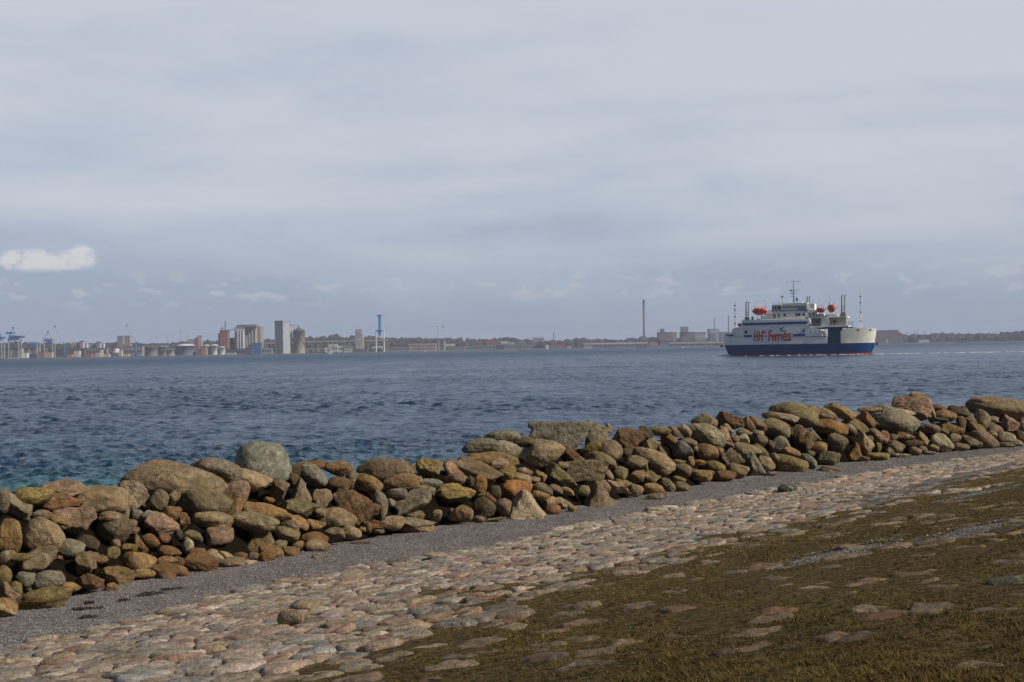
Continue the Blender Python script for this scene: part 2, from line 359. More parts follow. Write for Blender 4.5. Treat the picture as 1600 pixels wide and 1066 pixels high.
NUM = {2: 'two', 3: 'three', 4: 'four', 5: 'five', 6: 'six', 7: 'seven', 8: 'eight', 9: 'nine', 10: 'ten', 11: 'eleven', 12: 'twelve'}
def unique_labels(items):
    """items: (object, label, px). Look-alikes in one place are told apart by their order from the left."""
    by = {}
    for it in items: by.setdefault(it[1], []).append(it)
    for lab, its in by.items():
        its.sort(key=lambda q: q[2])
        if len(its) == 1: its[0][0]['label'] = lab; continue
        for i, it in enumerate(its):
            it[0]['label'] = lab + (', left one' if i == 0 and len(its) == 2 else ', right one' if len(its) == 2 else ', %s from left' % ORD[i])
cr = np.random.default_rng(11)
pts = []
du = 0.58
row = 0
s = 0.8
while s < 26:
    sp_ = 0.34
    uu_ = np.arange(-36, 75, du) + (row % 2) * du / 2
    pts.append(np.stack([uu_ + cr.uniform(-.22, .22, len(uu_)), s + cr.uniform(-.12, .12, len(uu_))], 1)); s += sp_; row += 1
P = np.concatenate(pts)
P = P[cr.uniform(size=len(P)) > 0.13]                  # a few holes: neighbours grow into them
P = P[P[:, 1] > sgrav(P[:, 0]) - 0.05 + 0.3 * fnoise(P[:, 0], P[:, 1], 1.3)]
P = P[~((P[:, 1] > 20) & (P[:, 0] > 5))]
cx, cy = xy(P[:, 0], P[:, 1])
W3 = np.stack([cx, cy, zf(P[:, 1])], 1)
pxs, pys, dz_ = project(W3)
keep = (dz_ > 4) & (pxs > -260) & (pxs < 1860) & (pys < 1200)
gra = grassiness(P[:, 0], P[:, 1])
pat = patch(P[:, 0], P[:, 1])
expo = np.where(gra < 0.30, 0.048 + cr.uniform(-.018, .024, len(P)), 0.050 + cr.uniform(-.02, .026, len(P)) - 0.026 * gra - cr.uniform(0, .030, len(P)) * gra)
expo = np.where(pat < 1, -0.05, expo)
expo = np.where((gra > .3) & (cr.uniform(size=len(P)) < 0.20 + .40 * (gra > .7) + .15 * (P[:, 0] > -8)), -0.05, expo)
idxs = np.where(keep)[0]
cells = {}
for i in range(len(P)): cells.setdefault((int(P[i, 0] // 1.2), int(P[i, 1] // 1.2)), []).append(i)
NA, NRG = 22, 6
tha = np.linspace(0, 2 * np.pi, NA, endpoint=False); dirs = np.stack([np.cos(tha), np.sin(tha)], 1)
rad = np.array([0.0, .35, .62, .82, .94, 1.0, 1.04])
prof = np.array([1.0, .985, .92, .76, .48, .05, -.6])
cob = []
for i in idxs:
    if expo[i] < 0.006: continue
    ci, cj = int(P[i, 0] // 1.2), int(P[i, 1] // 1.2)
    nb = [j for a in (-1, 0, 1) for b_ in (-1, 0, 1) for j in cells.get((ci + a, cj + b_), []) if j != i]
    D = P[nb] - P[i]; L = np.linalg.norm(D, axis=1); o_ = np.argsort(L)[:9]; D = D[o_]; L = L[o_]
    cosv = dirs @ (D / L[:, None]).T
    pw = 9.0
    r_ = ((np.maximum(cosv, 1e-3) / (L / 2)[None]) ** pw).sum(1) ** (-1 / pw)
    r_ = np.minimum(r_, 0.42) * 1.03 * (1 + 0.05 * np.sin(3 * tha + cr.uniform(0, 6)) + 0.03 * np.sin(5 * tha + cr.uniform(0, 6)))
    hh = 0.045 + 0.20 * (r_.mean() - 0.15) * cr.uniform(.6, 1.3)
    ex = expo[i] + (0.02 if r_.mean() > .25 else 0)
    U_ = r_[None, :] * rad[1:, None]
    tl = cr.normal(size=2) * 0.055
    x_l = U_ * np.cos(tha)[None]; s_l = U_ * np.sin(tha)[None]
    top = ex
    zz = top - hh + hh * prof[1:, None] + tl[0] * x_l + tl[1] * s_l + 0.012 * np.sin(x_l * 17 + tl[0] * 90) + 0.010 * np.sin(s_l * 21 + tl[1] * 70)
    s_abs = P[i, 1] + s_l; u_abs = P[i, 0] + x_l
    xx, yy = xy(u_abs, s_abs); zz = zz + zf(s_abs)
    X0, Y0 = xy(P[i, 0], P[i, 1])
    V = np.concatenate([[[X0, Y0, top + zf(P[i, 1])]], np.stack([xx, yy, zz], -1).reshape(-1, 3)])
    ki = cr.choice(len(CPAL), p=CW / CW.sum()); c = np.array(CPAL[ki][0]) * cr.uniform(.72, 1.15) * np.array([1, cr.uniform(.96, 1.04), cr.uniform(.92, 1.06)])
    c = c * .66 + c.mean() * .34 * np.array([1.12, 1.0, .86]); c = c * (0.95 - 0.52 * gra[i]) * (1 + gra[i] * np.array([.02, -.10, -.32]))
    size = r_.mean() * 2 / dz_[i] * F
    inf = -5 < pxs[i] < 1605 and pys[i] < 1070
    cob.append((size * (1 if inf else 0), i, V, c, ki, r_.mean(), float(r_.max() / r_.min())))
FQ = []
for a in range(NA): FQ.append((0, 1 + a, 1 + (a + 1) % NA, 1 + (a + 1) % NA))
FT = np.array([(0, 1 + a, 1 + (a + 1) % NA) for a in range(NA)])
F4 = np.array([(1 + k * NA + a, 1 + (k + 1) * NA + a, 1 + (k + 1) * NA + (a + 1) % NA, 1 + k * NA + (a + 1) % NA) for k in range(NRG - 1) for a in range(NA)])
F43 = np.concatenate([F4[:, [0, 1, 2]], F4[:, [0, 2, 3]]])
FALL = np.concatenate([FT, F43])[:, ::-1]
_v = cob[0][2]; _n = np.cross(_v[FALL[0][1]] - _v[FALL[0][0]], _v[FALL[0][2]] - _v[FALL[0][1]])
if _n[2] < 0: FALL = FALL[:, ::-1]
cob.sort(key=lambda q: -q[0])
lab_items = []
exposed = []
for (sz, i, V, c, ki, rm, el_) in cob: exposed.append((P[i, 0], P[i, 1], rm, gra[i]))
for (sz, i, V, c, ki, rm, el_) in cob[:300]:
    L = V[0].copy(); L[2] -= 0.1
    o = npmesh('paving_stone', V - L, FALL, M_COB, c); o.location = L
    g = gra[i]; u_, s_ = P[i]
    where = 'in deep grass' if g > .8 else ('in thin grass' if g > .2 else ('by shingle' if s_ - sgrav(u_) < 1.0 else ('mid paving' if s_ - sgrav(u_) < (sgrass(u_) - sgrav(u_)) * .6 else 'upper paving')))
    size = 'big' if sz > 66 else ('middling' if sz > 46 else 'small'); shp = 'long' if el_ > 2.0 else 'rounded'
    lab = '%s %s %s stone, %s, below %s' % (size, shp, CPAL[ki][1], where, near_mark(pxs[i]))
    props(o, None, 'stone', 'flat stones paving the embankment'); lab_items.append((o, lab, pxs[i]))
unique_labels(lab_items)
rest = cob[300:]
nv = 1 + NA * NRG
V = np.concatenate([q[2] for q in rest]); Fs = np.concatenate([FALL + k * nv for k in range(len(rest))])
C = np.repeat(np.array([q[3] for q in rest]), nv, axis=0)
o = npmesh('distant_paving_stones', V, Fs, M_COB, C)
props(o, 'smaller and farther pinkish and grey stones paving the sloping embankment', 'paving', None, 'stuff')

# ------------------------------------------------------------------ loose shingle and turf
def scatter_pebbles(name, n, pick, label, smin, smax):
    base = np.array([(1, 0, 0), (-1, 0, 0), (0, 1, 0), (0, -1, 0), (0, 0, .6), (0, 0, -.6)])
    fb = np.array([(0, 2, 4), (2, 1, 4), (1, 3, 4), (3, 0, 4), (2, 0, 5), (1, 2, 5), (3, 1, 5), (0, 3, 5)])
    u, s, z = pick(n); n = len(u); x, y = xy(u, s)
    sc_ = cr.uniform(smin, smax, (n, 1, 1)) * cr.uniform(.6, 1.3, (n, 1, 3))
    an = cr.uniform(0, 6.28, n); v = base[None] * sc_ * (1 + cr.uniform(-.2, .2, (n, 6, 3)))
    ca, sa = np.cos(an)[:, None], np.sin(an)[:, None]
    vx = v[..., 0] * ca - v[..., 1] * sa; vy = v[..., 0] * sa + v[..., 1] * ca
    V = np.stack([vx + x[:, None], vy + y[:, None], v[..., 2] + z[:, None]], -1).reshape(-1, 3)
    Fs = (fb[None] + (np.arange(n) * 6)[:, None, None]).reshape(-1, 3)
    g = cr.choice([.05, .09, .14, .20, .30], p=[.2, .3, .28, .15, .07], size=n)
    C = g[:, None] * np.array([1.0, .96, .98]) * (1 + cr.normal(size=(n, 3)) * .06)
    o = npmesh(name, V, Fs, M_PEB, np.repeat(C, 6, axis=0), False); props(o, label, 'gravel', None, 'stuff')
m, t, p = newmat('pebble'); t.l.new(t.add('ShaderNodeAttribute', attribute_name='Col').outputs[0], p.inputs['Base Color']); p.inputs['Roughness'].default_value = .8; M_PEB = m
def pick_b(n):
    u = -24 + 66 * cr.uniform(size=n) ** 1.35; f = sfoot(u) - .6; g = sgrav(u) + .5; s = f + (g - f) * cr.uniform(size=n)
    return u, s, zbeach(u, s) + .006
scatter_pebbles('shingle', 90000, pick_b, 'loose grey shingle strewn between the boulders and the paving', .008, .028)
def pick_p(n):
    us_, ss_ = [], []
    for a, b_, ra, rb in PATCH:
        k = int(n * ra * rb / 8.3); r_ = cr.uniform(size=k) ** .7 * 1.15; an = cr.uniform(0, 6.28, k)
        us_.append(a + ra * r_ * 1.1 * np.cos(an)); ss_.append(b_ + rb * r_ * 1.1 * np.sin(an))
    u = np.concatenate(us_); s = np.concatenate(ss_); return u, s, zemb(u, s) + .008
scatter_pebbles('bare_gravel_patches', 22000, pick_p, 'loose grey gravel lying in bare patches of the turf', .007, .022)
m, t, p = newmat('grass_blades')
t.l.new(t.add('ShaderNodeAttribute', attribute_name='Col').outputs[0], p.inputs['Base Color']); p.inputs['Roughness'].default_value = .75; p.inputs['Specular IOR Level'].default_value = .15
M_GRASS = m
N = 800000
# more blades near the eye
d_ = 7.5 + 62 * cr.uniform(size=N) ** 2.1; a_ = cr.uniform(R(-27), R(25), N)
x = d_ * np.sin(a_); y = d_ * np.cos(a_); u, s = us(x, y)
g = grassiness(u, s); clump = 0.5 + 0.5 * np.sin(u * 9.1 + 2 * np.sin(s * 7.3)) * np.sin(s * 11.0 + 1.5 * np.sin(u * 6.1))
ok = (s < 27.5) & (g > 0.05) & (cr.uniform(size=N) < (g ** 1.3) * (0.35 + 0.65 * clump))
u, s, g, clump, d_ = u[ok], s[ok], g[ok], clump[ok], d_[ok]
gc = {}
for (pu, ps, pr, pg) in exposed: gc.setdefault((int(pu // .5), int(ps // .5)), []).append((pu, ps, pr, pg))
okk = np.ones(len(u), bool)
for k in range(len(u)):
    a, b_ = int(u[k] // .5), int(s[k] // .5)
    for da in (-1, 0, 1):
        for db in (-1, 0, 1):
            for q in gc.get((a + da, b_ + db), ()):
                if (u[k] - q[0]) ** 2 + (s[k] - q[1]) ** 2 < (q[2] * (.74 - .38 * q[3])) ** 2: okk[k] = False
okk |= cr.uniform(size=len(u)) < .07
u, s, g, clump, d_ = u[okk], s[okk], g[okk], clump[okk], d_[okk]
n = len(u); x, y = xy(u, s); z = zemb(u, s) - .005
h = cr.uniform(.010, .027, n) * (.6 + .8 * clump) * (1 + 0.5 * np.clip(fnoise(u, s, .9), -.6, 1)); wd = .0022 + .00028 * d_
an = cr.uniform(0, 6.28, n); le = cr.normal(size=(n, 2)) * (h * 1.1)[:, None]
dx, dy = np.cos(an) * wd, np.sin(an) * wd
V = np.stack([np.stack([x - dx, y - dy, z], -1), np.stack([x + dx, y + dy, z], -1), np.stack([x + le[:, 0], y + le[:, 1], z + h], -1)], 1).reshape(-1, 3)
pn = np.clip(0.5 + 0.45 * fnoise(u + 3, s - 5, 0.8), 0, 1)[:, None]; pm = np.clip(.5 + .5 * fnoise(u, s + 20, 2.6), 0, 1)[:, None]
C = (np.array([.160, .100, .025]) * (1 - pn) + np.array([.125, .092, .018]) * pn) * (1 - .55 * pm) * cr.uniform(.6, 1.45, (n, 1))
straw = cr.uniform(size=n) < .10; C[straw] = np.array([.20, .15, .065]) * cr.uniform(.7, 1.2, (straw.sum(), 1))
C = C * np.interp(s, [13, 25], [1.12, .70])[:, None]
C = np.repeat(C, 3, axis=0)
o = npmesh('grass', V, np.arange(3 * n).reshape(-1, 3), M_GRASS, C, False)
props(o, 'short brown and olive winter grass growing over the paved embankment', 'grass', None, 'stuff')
print('blades', n, 'cobbles', len(cob))

# ------------------------------------------------------------------ boulders of the sea wall
BCOL = {'G': ((.190, .190, .172), 'grey'), 'B': ((.165, .190, .195), 'blue-grey'), 'O': ((.285, .190, .090), 'ochre'), 'Y': ((.235, .195, .070), 'yellow-olive'),
        'P': ((.285, .185, .145), 'pinkish'), 'R': ((.190, .100, .048), 'rust-brown'), 'W': ((.370, .335, .260), 'pale'), 'D': ((.062, .055, .042), 'blackish'),
        'K': ((.185, .145, .100), 'brown-grey'), 'T': ((.290, .225, .150), 'tan'), 'L': ((.185, .170, .100), 'olive-grey'), 'X': ((.330, .155, .045), 'orange')}
# window origin and zoom, then: x y w h tilt colour shape
BW = [
(0, 720, 4.1, """15 260 90 160 0 G r;125 305 170 205 -10 W a;200 225 250 110 0 Y r;450 175 310 110 15 P a;370 265 300 140 0 R a;650 255 310 160 -8 T r;270 350 120 65 0 K r;370 390 150 110 25 O r;480 385 240 150 -15 P a;280 485 235 210 0 T r;60 490 150 220 0 O r;560 525 150 95 20 D r;460 560 165 120 10 G r;560 655 145 145 0 K a;235 660 235 155 -10 K a;145 620 135 50 0 Y r;45 630 115 110 10 K r;30 730 90 115 0 Y r;305 760 190 100 -10 G r;165 765 130 110 10 G r;250 825 170 130 0 D a;445 810 140 70 20 O r;60 860 150 170 20 P a;45 965 130 130 0 O a;100 820 85 90 0 Y r;275 925 320 125 -8 Y r;365 625 70 40 35 R a;650 635 90 60 10 R a;575 775 180 110 5 R a;735 430 200 170 0 K r;705 355 150 60 0 T r;720 590 95 75 0 Y r;740 745 210 125 10 O a;715 808 85 50 0 O r;385 845 100 60 0 D r;740 530 60 50 0 K r"""),
(180, 680, 4.441, """115 420 220 180 -5 W a;405 335 650 340 5 K g;690 250 330 190 15 G r;305 450 130 140 0 K r;410 440 90 110 -45 L a;840 395 185 150 10 P r;610 465 370 200 15 K r;205 490 95 60 -10 T a;150 560 90 85 0 G r;230 550 90 55 0 G r;300 535 90 55 0 P r;395 540 130 90 10 R r;320 610 220 140 10 P a;470 600 100 120 0 R a;665 590 270 150 15 T r;725 705 190 125 -5 P r;535 705 140 90 10 K r;505 770 80 110 10 W r;820 510 180 150 -40 R a;250 735 120 100 30 R r;165 755 150 150 20 O a;100 790 110 80 0 Y a;155 880 230 130 5 O r;375 805 160 75 0 R r;560 825 130 80 -10 R r;355 870 150 60 -5 O r;435 885 110 85 10 R r;600 905 210 130 5 R r;690 850 150 110 25 T r;770 840 110 80 25 T r;805 910 180 80 -8 T r;385 945 220 100 10 R r;190 960 175 65 5 O r;870 845 100 60 10 R r;940 890 90 35 0 W f;120 620 70 70 0 K r;130 665 80 50 0 K r;65 530 70 100 0 T r;355 975 130 70 0 R r;440 690 60 70 0 D r;340 720 90 60 0 R r"""),
(360, 680, 4.845, """245 200 380 300 0 B d;150 340 300 150 8 T r;285 310 100 110 30 L r;410 355 140 70 15 G a;370 420 150 160 10 K a;530 425 170 185 0 T p;500 560 300 130 5 L a;685 500 170 170 5 K a;625 300 210 170 20 G r;570 240 260 90 -5 R r;490 290 100 110 0 D r;790 260 190 110 10 R r;870 240 130 90 25 R r;925 350 105 180 0 K r;820 370 180 110 0 R r;955 535 320 250 3 R a;295 490 95 50 0 X r;240 590 400 170 10 O a;180 660 330 150 12 T r;210 750 290 230 0 L p;510 665 160 110 15 O r;450 700 140 100 15 K r;430 755 190 120 10 L r;630 690 180 110 -5 O a;685 590 100 70 0 K r;810 650 260 170 15 T r;790 740 150 80 0 K r;905 740 170 100 -5 T r;640 795 200 120 10 R r;385 835 90 80 0 K r;310 885 190 120 0 O r;275 940 140 80 0 X r;505 850 110 90 -20 O r;450 895 150 90 0 R r;660 870 190 110 15 T r;690 930 150 40 0 T f;75 920 110 65 0 R r;180 915 90 60 0 K r;825 685 150 30 -5 D f;995 715 60 40 0 Y r;1040 700 60 80 0 R r;985 830 150 30 0 D f;480 345 90 110 0 D r"""),  # last blackish stone is added to plug a gap, black standing for shade
(540, 680, 6.273, """390 350 500 250 0 K r;645 340 80 130 0 R r;540 465 340 160 -5 O r;715 445 80 80 0 T r;820 330 270 210 0 Y a;1070 340 230 180 30 P r;1075 440 240 110 0 P r;845 475 210 95 5 B r;765 545 230 110 5 T r;505 580 200 110 5 G r;660 660 330 220 -35 G a;745 650 160 180 -40 Y a;445 665 90 80 0 G r;670 780 210 120 -5 K r;1050 580 400 180 0 Y a;340 690 150 270 -5 G r;230 480 270 200 35 O r;290 890 250 110 5 R a;460 860 230 130 0 T r;320 945 130 40 0 G f;690 870 350 120 0 K f;690 910 320 110 0 P r;895 785 100 100 0 T r;1130 770 240 150 0 O r;1310 820 130 65 0 T r;1040 780 80 120 0 D r"""),
(700, 650, 5.92, """500 190 300 110 -5 G r;300 275 300 130 -15 G r;545 320 260 190 5 W r;700 240 190 100 0 L r;1050 185 535 265 0 G s;865 360 390 240 -5 T r;1000 270 120 50 10 X r;400 400 450 170 15 O a;265 490 430 210 32 K a;475 450 170 110 -10 P r;530 530 200 140 -5 Y r;710 520 150 80 15 P r;665 590 220 130 10 T r;800 595 110 65 5 P r;620 690 290 170 0 X r;870 680 190 120 15 L r;850 730 180 100 15 O r;690 840 470 250 5 W p;510 840 150 140 0 K r;1040 560 270 220 30 L a;861 555 110 110 0 O a;1060 455 110 60 10 T r;295 630 130 150 0 X r;210 610 70 100 0 D r;425 720 130 140 0 D r;396 760 110 110 40 R r;275 725 140 100 10 L r;335 850 210 180 10 D r;985 680 150 90 10 K r;1100 700 130 80 20 O r;955 800 180 100 -5 P a;1090 810 170 120 20 T a;970 880 140 110 0 R r;1150 870 90 70 0 L r;450 955 190 35 -5 L f;570 620 90 50 0 P r;1335 270 130 190 0 D r"""),  # last stone is an added plug, coloured black for the shaded gap there
(860, 640, 5.92, """460 195 230 190 0 W a;545 170 70 90 20 K r;710 275 300 210 -5 R a;890 215 130 130 20 D a;1010 200 210 90 0 L r;370 360 190 130 -40 Y r;505 330 270 130 10 K r;535 390 260 190 10 K r;455 475 280 150 15 L r;215 425 200 160 10 R a;340 570 380 170 -3 K s;365 500 190 50 0 P r;110 515 100 60 10 T r;700 400 120 80 0 D r;790 500 220 140 10 T r;930 330 180 120 10 L a;1035 400 90 120 30 L r;950 480 360 230 35 T r;885 555 40 90 0 Y r;640 590 150 120 0 L r;800 620 140 100 -10 O r;680 690 200 110 20 L r;620 720 240 130 40 P a;920 640 200 150 -10 L a;950 740 200 110 0 O r;790 745 140 110 0 T r;450 850 350 230 0 K p;460 720 190 130 10 K r;310 750 110 90 0 L r;985 840 220 100 -25 K a;540 600 90 100 30 K r"""),
(1020, 630, 6.66, """220 290 170 120 30 P a;170 370 180 130 20 X a;330 300 150 150 20 T r;370 410 180 90 15 K r;315 495 210 190 5 B r;535 190 270 160 0 T r;560 345 350 270 25 W r;740 350 200 210 40 P a;780 270 110 110 35 T r;800 180 290 190 5 R a;1000 220 130 160 30 R a;1090 210 190 160 15 T r;1240 130 170 90 10 T r;945 310 160 90 15 L r;940 380 130 110 0 W r;855 370 90 90 0 L r;1090 330 130 80 0 T r;1125 390 140 110 -5 K r;940 490 340 140 12 W r;1120 495 170 130 45 Y r;560 515 240 170 5 O r;445 475 60 60 0 Y r;830 575 250 200 10 K a;700 510 80 80 0 O r;1050 640 260 270 45 G a;1185 630 170 170 10 T a;265 615 150 55 5 O r;395 600 80 110 -10 O r;485 620 130 60 0 X r;660 660 190 120 10 Y r;590 640 150 70 0 D r;285 690 250 150 5 L r;510 755 210 110 5 O r;430 710 90 50 0 K r;735 755 260 110 0 R r;890 700 230 140 10 L r;1235 735 100 40 0 P r;270 800 150 80 20 T r;155 865 160 150 20 L r;281 890 200 110 0 L r;600 730 90 60 0 L r"""),
(1180, 610, 7.105, """430 275 480 285 15 L r;280 300 360 110 20 W r;230 425 310 230 0 L r;640 235 140 130 30 O r;780 270 260 160 15 T r;835 415 340 160 3 X r;950 230 330 180 30 O a;1110 390 290 170 40 L r;1220 320 300 190 25 R a;1270 215 260 70 0 T r;1540 345 495 310 10 G r;500 540 310 290 0 R a;480 410 90 50 0 P r;660 500 140 120 30 G a;270 600 240 170 -15 G r;170 600 80 90 0 K r;65 550 140 90 5 L r;45 480 110 60 5 P r;400 690 200 120 20 O r;700 640 190 130 0 O r;910 580 235 190 5 K r;1080 680 250 190 10 X p;1060 430 130 110 20 G r;1160 600 310 260 35 T a;1370 510 250 170 15 P a;1265 555 90 90 0 L r;580 790 200 160 25 B r;610 710 110 80 0 L r;810 770 270 170 0 K a;390 840 350 200 5 Y r;240 750 130 100 20 T r;375 755 100 40 0 W r;1360 735 250 80 0 Y r;1360 640 90 110 0 Y r;1210 760 120 50 0 R r;820 905 250 80 0 K f"""),
(1380, 600, 7.273, """390 170 230 160 0 O r;330 290 400 295 0 P a;230 320 270 90 30 W r;540 340 110 220 15 T r;625 270 170 80 0 P r;695 360 270 140 10 O r;850 310 230 130 25 D r;960 370 200 230 40 K a;1320 290 650 290 5 T r;1115 420 200 240 10 K r;1250 405 120 80 10 T r;1450 440 240 190 30 P a;1580 450 90 170 0 T r;1280 505 160 110 0 K r;885 470 110 190 -5 R r;760 510 300 140 12 O a;500 510 270 110 0 K r;640 410 200 60 0 D r;671 540 140 70 10 L r;1070 510 200 150 30 Y a;1121 640 330 200 15 K r;1230 570 130 80 0 T r;1380 620 240 140 5 W r;1560 600 130 130 0 R r;1380 695 220 60 3 K r;1510 670 150 90 10 K r;1550 700 110 40 0 G r;670 665 250 200 15 W r;810 620 150 110 10 K r;880 710 200 80 0 K r;1000 650 240 130 25 K a;1060 670 130 90 20 G r;440 620 160 150 40 O a;250 600 210 100 10 R a;331 680 270 110 0 D r;140 715 210 140 10 K r;115 610 100 80 0 Y r;75 770 100 90 20 T r;360 760 150 90 5 T r;570 730 130 80 0 T r;530 785 140 45 0 G r;200 810 230 40 0 W f;450 740 100 80 0 K r;20 620 110 170 0 R r;710 750 120 40 0 R f"""),
]
SHW = {'d': 'domed', 'r': 'rounded', 'g': 'rounded', 'a': 'angular', 's': 'slab-like', 'p': 'peaked', 'f': 'flat'}
br = np.random.default_rng(23)
def rock_verts(w, d, h, shape, tilt, sub=4):
    V, Fc = ico(sub)
    if shape == 'd': V = V.copy()
    if shape == 'd':
        pl = [(0, 0, -1, .55), (.95, -.1, .2, .92), (-1, 0, .1, .95), (0, -1, .2, .9), (0, 1, .2, .9), (.5, -.3, .8, .98), (-.6, -.2, .75, .95), (.1, .6, .7, .95), (.1, -.7, .7, .96), (0, 0, 1, 1.0), (.7, .7, 0, .95), (-.7, .7, 0, .95), (.7, -.7, 0, .93), (-.7, -.7, 0, .93)]; pw = 7
    elif shape == 'p':
        pl = [(0.2, 0, 1, .80), (0, 0, -1, .75), (.75, -.2, .62, .62), (-.72, -.3, .62, .62), (.1, -.85, .5, .72), (0, .9, .4, .8), (.5, .6, .6, .8), (-.5, .6, .6, .8)]; pw = 16
    elif shape == 's':
        pl = [(0, 0, 1, .85), (0, 0, -1, .9), (.92, -.1, -.38, .86), (-1, 0, 0, .95), (.05, -1, .15, .7), (0, 1, 0, .9), (-.75, 0, -.65, .95), (.6, .6, .1, .95)]; pw = 26
    else:
        k = 13 if shape in 'rg' else 9
        pl = []
        for i in range(k):
            z = 1 - 2 * (i + .5) / k; a = i * 2.39996 + br.uniform(-.5, .5); q = math.sqrt(1 - z * z)
            pl.append((q * math.cos(a) + br.normal() * .14, q * math.sin(a) + br.normal() * .14, z + br.normal() * .14, br.uniform(.82, 1.06) if shape in 'rg' else br.uniform(.66, 1.08)))
        pw = 6.5 if shape in 'rg' else 24
    pl = np.array(pl); n = pl[:, :3] / np.linalg.norm(pl[:, :3], axis=1)[:, None]
    c = np.maximum(V @ n.T, 1e-4) / pl[:, 3][None]
    r = (c ** pw).sum(1) ** (-1 / pw)
    q = V * r[:, None]
    amp = .020 if shape in 'rgd' else .045
    for k in range(16):
        f_ = br.normal(size=3) * (1.6 + k * 1.3); a_ = amp * 1.9 / (1 + k)
        q = q * (1 + a_ * np.sin(q @ f_ + br.uniform(0, 6.28)))[:, None]
    if abs(tilt) > 12:
        L = math.hypot(w, h); a = math.radians(abs(tilt)); ww, hh = L * .95, max(L * .52, min(w, h) * .80)
    else: ww, hh = w, h
    q = q / np.abs(q).max(0) * np.array([ww / 2, d / 2, hh / 2])
    if tilt:
        a = math.radians(tilt); q = np.stack([q[:, 0] * math.cos(a) + q[:, 2] * math.sin(a), q[:, 1], -q[:, 0] * math.sin(a) + q[:, 2] * math.cos(a)], 1)
    lo, hi = q.min(0), q.max(0)
    q = (q - (lo + hi) / 2) / (hi - lo) * np.array([w, d, h])
    return q, Fc
MF = math.tan(R(44))
def face_point(px, py, back=3.1):
    d = ray(px, py); o0 = np.array([0, 0, H])
    for tt in np.arange(18, 120, .04):
        q = o0 + d * tt; u, s = us(q[0], q[1]); f = float(sfoot(u))
        if s < f - back: return q, tt
        z = .85 + MF * max(0, f - s) if s < f else float(zf(s))
        if q[2] < z: return q, tt
    return o0 + d * 60, 60
blab = []; NB = 0
for ox, oy, k, txt in BW:
    for line in txt.split(';'):
        a = line.split(); cx_, cy_, w_, h_, tl_ = map(float, a[:5]); cc, shp = a[5], a[6]
        px, py, pw_, ph_ = ox + cx_ / k, oy + cy_ / k, w_ / k, h_ / k
        q, tt = face_point(px, py)
        u, s = us(q[0], q[1])
        m_px = tt / F
        en = 1.17 if pw_ > 45 else 1.06
        top_ = py - np.interp(px, [0, 200, 400, 560, 850, 1100, 1250, 1430, 1600], [775, 745, 715, 740, 675, 660, 640, 630, 632]) < 26
        w, h = pw_ * m_px * en, ph_ * m_px * ((1.07 if top_ else en + .08))
        d = min(1.15 * w, .95 * math.sqrt(w * h) * br.uniform(.9, 1.1)) if shp != 's' else .7 * h
        dr_ = ray(px, py)
        # stones on the open shingle stand on it; stones of the pile sit back into its face
        push = .22 * d + (0.0 if s > sfoot(u) - .2 else br.uniform(-.05, .55))
        q = q + dr_ * push
        V, Fc = rock_verts(w, d, h, shp, tl_, 5 if pw_ > 30 else 4)
        azm = math.atan2(dr_[0], dr_[1])
        lowest = float(V[:, 2].min())
        u, s = us(q[0], q[1]); gz = float(zf(max(s, 0))) if s > sfoot(u) - 1.0 else -9
        if gz > -5:
            zc = min(max(q[2], gz + h * .30), q[2] + h * .25); q[2] = zc
        c = np.array(BCOL[cc][0]) * br.uniform(.66, 1.16) * (1 + br.normal(size=3) * .03); c = c * .84 + np.array([.205, .170, .125]) * .16; c = (c * .85 + c.mean() * .15 * np.array([1.15, 1.0, .75])) * np.array([1.06, 1.06, 1.02]) * (np.array([.80, .76, .68]) if cc in 'GBWPTK' else np.array([.76, .69, .56]))
        o = npmesh('boulder', V, Fc, M_GRAN if (shp in 'gs' or cc in 'P' and br.uniform() < .5) else M_ROCK, c)
        o.location = q; o.rotation_euler = (0, 0, -azm)
        crest = py - np.interp(px, [0, 200, 400, 560, 850, 1100, 1250, 1430, 1600], [775, 745, 715, 740, 675, 660, 640, 630, 632])
        foot_ = np.interp(px, [0, 130, 270, 410, 530, 680, 860, 970, 1070, 1180, 1300, 1450, 1600], [970, 948, 905, 885, 858, 826, 808, 792, 765, 750, 728, 712, 697]) - (py + ph_ / 2)
        where = 'at the wall foot' if foot_ < 10 else ('on the crest' if crest < 26 or py < 700 and crest < 30 else ('low in the wall' if foot_ < (foot_ + crest) * .38 else 'high in the wall'))
        size = 'huge' if pw_ > 75 else ('large' if pw_ > 44 else ('middling' if pw_ > 26 else 'small'))
        long_ = 'long ' if pw_ / ph_ > 1.9 and shp != 'f' else ('upright ' if ph_ / pw_ > 1.25 else '')
        lab = '%s %s%s %s boulder %s, by %s' % (size, long_, SHW[shp], BCOL[cc][1], where, near_mark(px))
        special = {('g',): 'huge speckled brown-grey granite boulder lying along the crest left of the grey dome boulder'}
        if shp == 'g': lab = special[('g',)]
        elif shp == 's' and pw_ > 80: lab = 'big slab-like grey boulder with a flat top on the crest at mid-frame'
        elif cc == 'B' and pw_ > 70: lab = 'large smooth blue-grey dome boulder standing proud on the crest'
        elif pw_ > 85 and px > 1500: lab = 'huge tan boulder on the crest at the right picture edge'
        elif pw_ > 60 and px < 820 and shp == 'p': lab = 'pale peaked boulder with white veins at the wall foot, mid-frame'
        props(o, None, 'boulder', 'boulders piled up as a sea wall'); blab.append((o, lab, px)); NB += 1
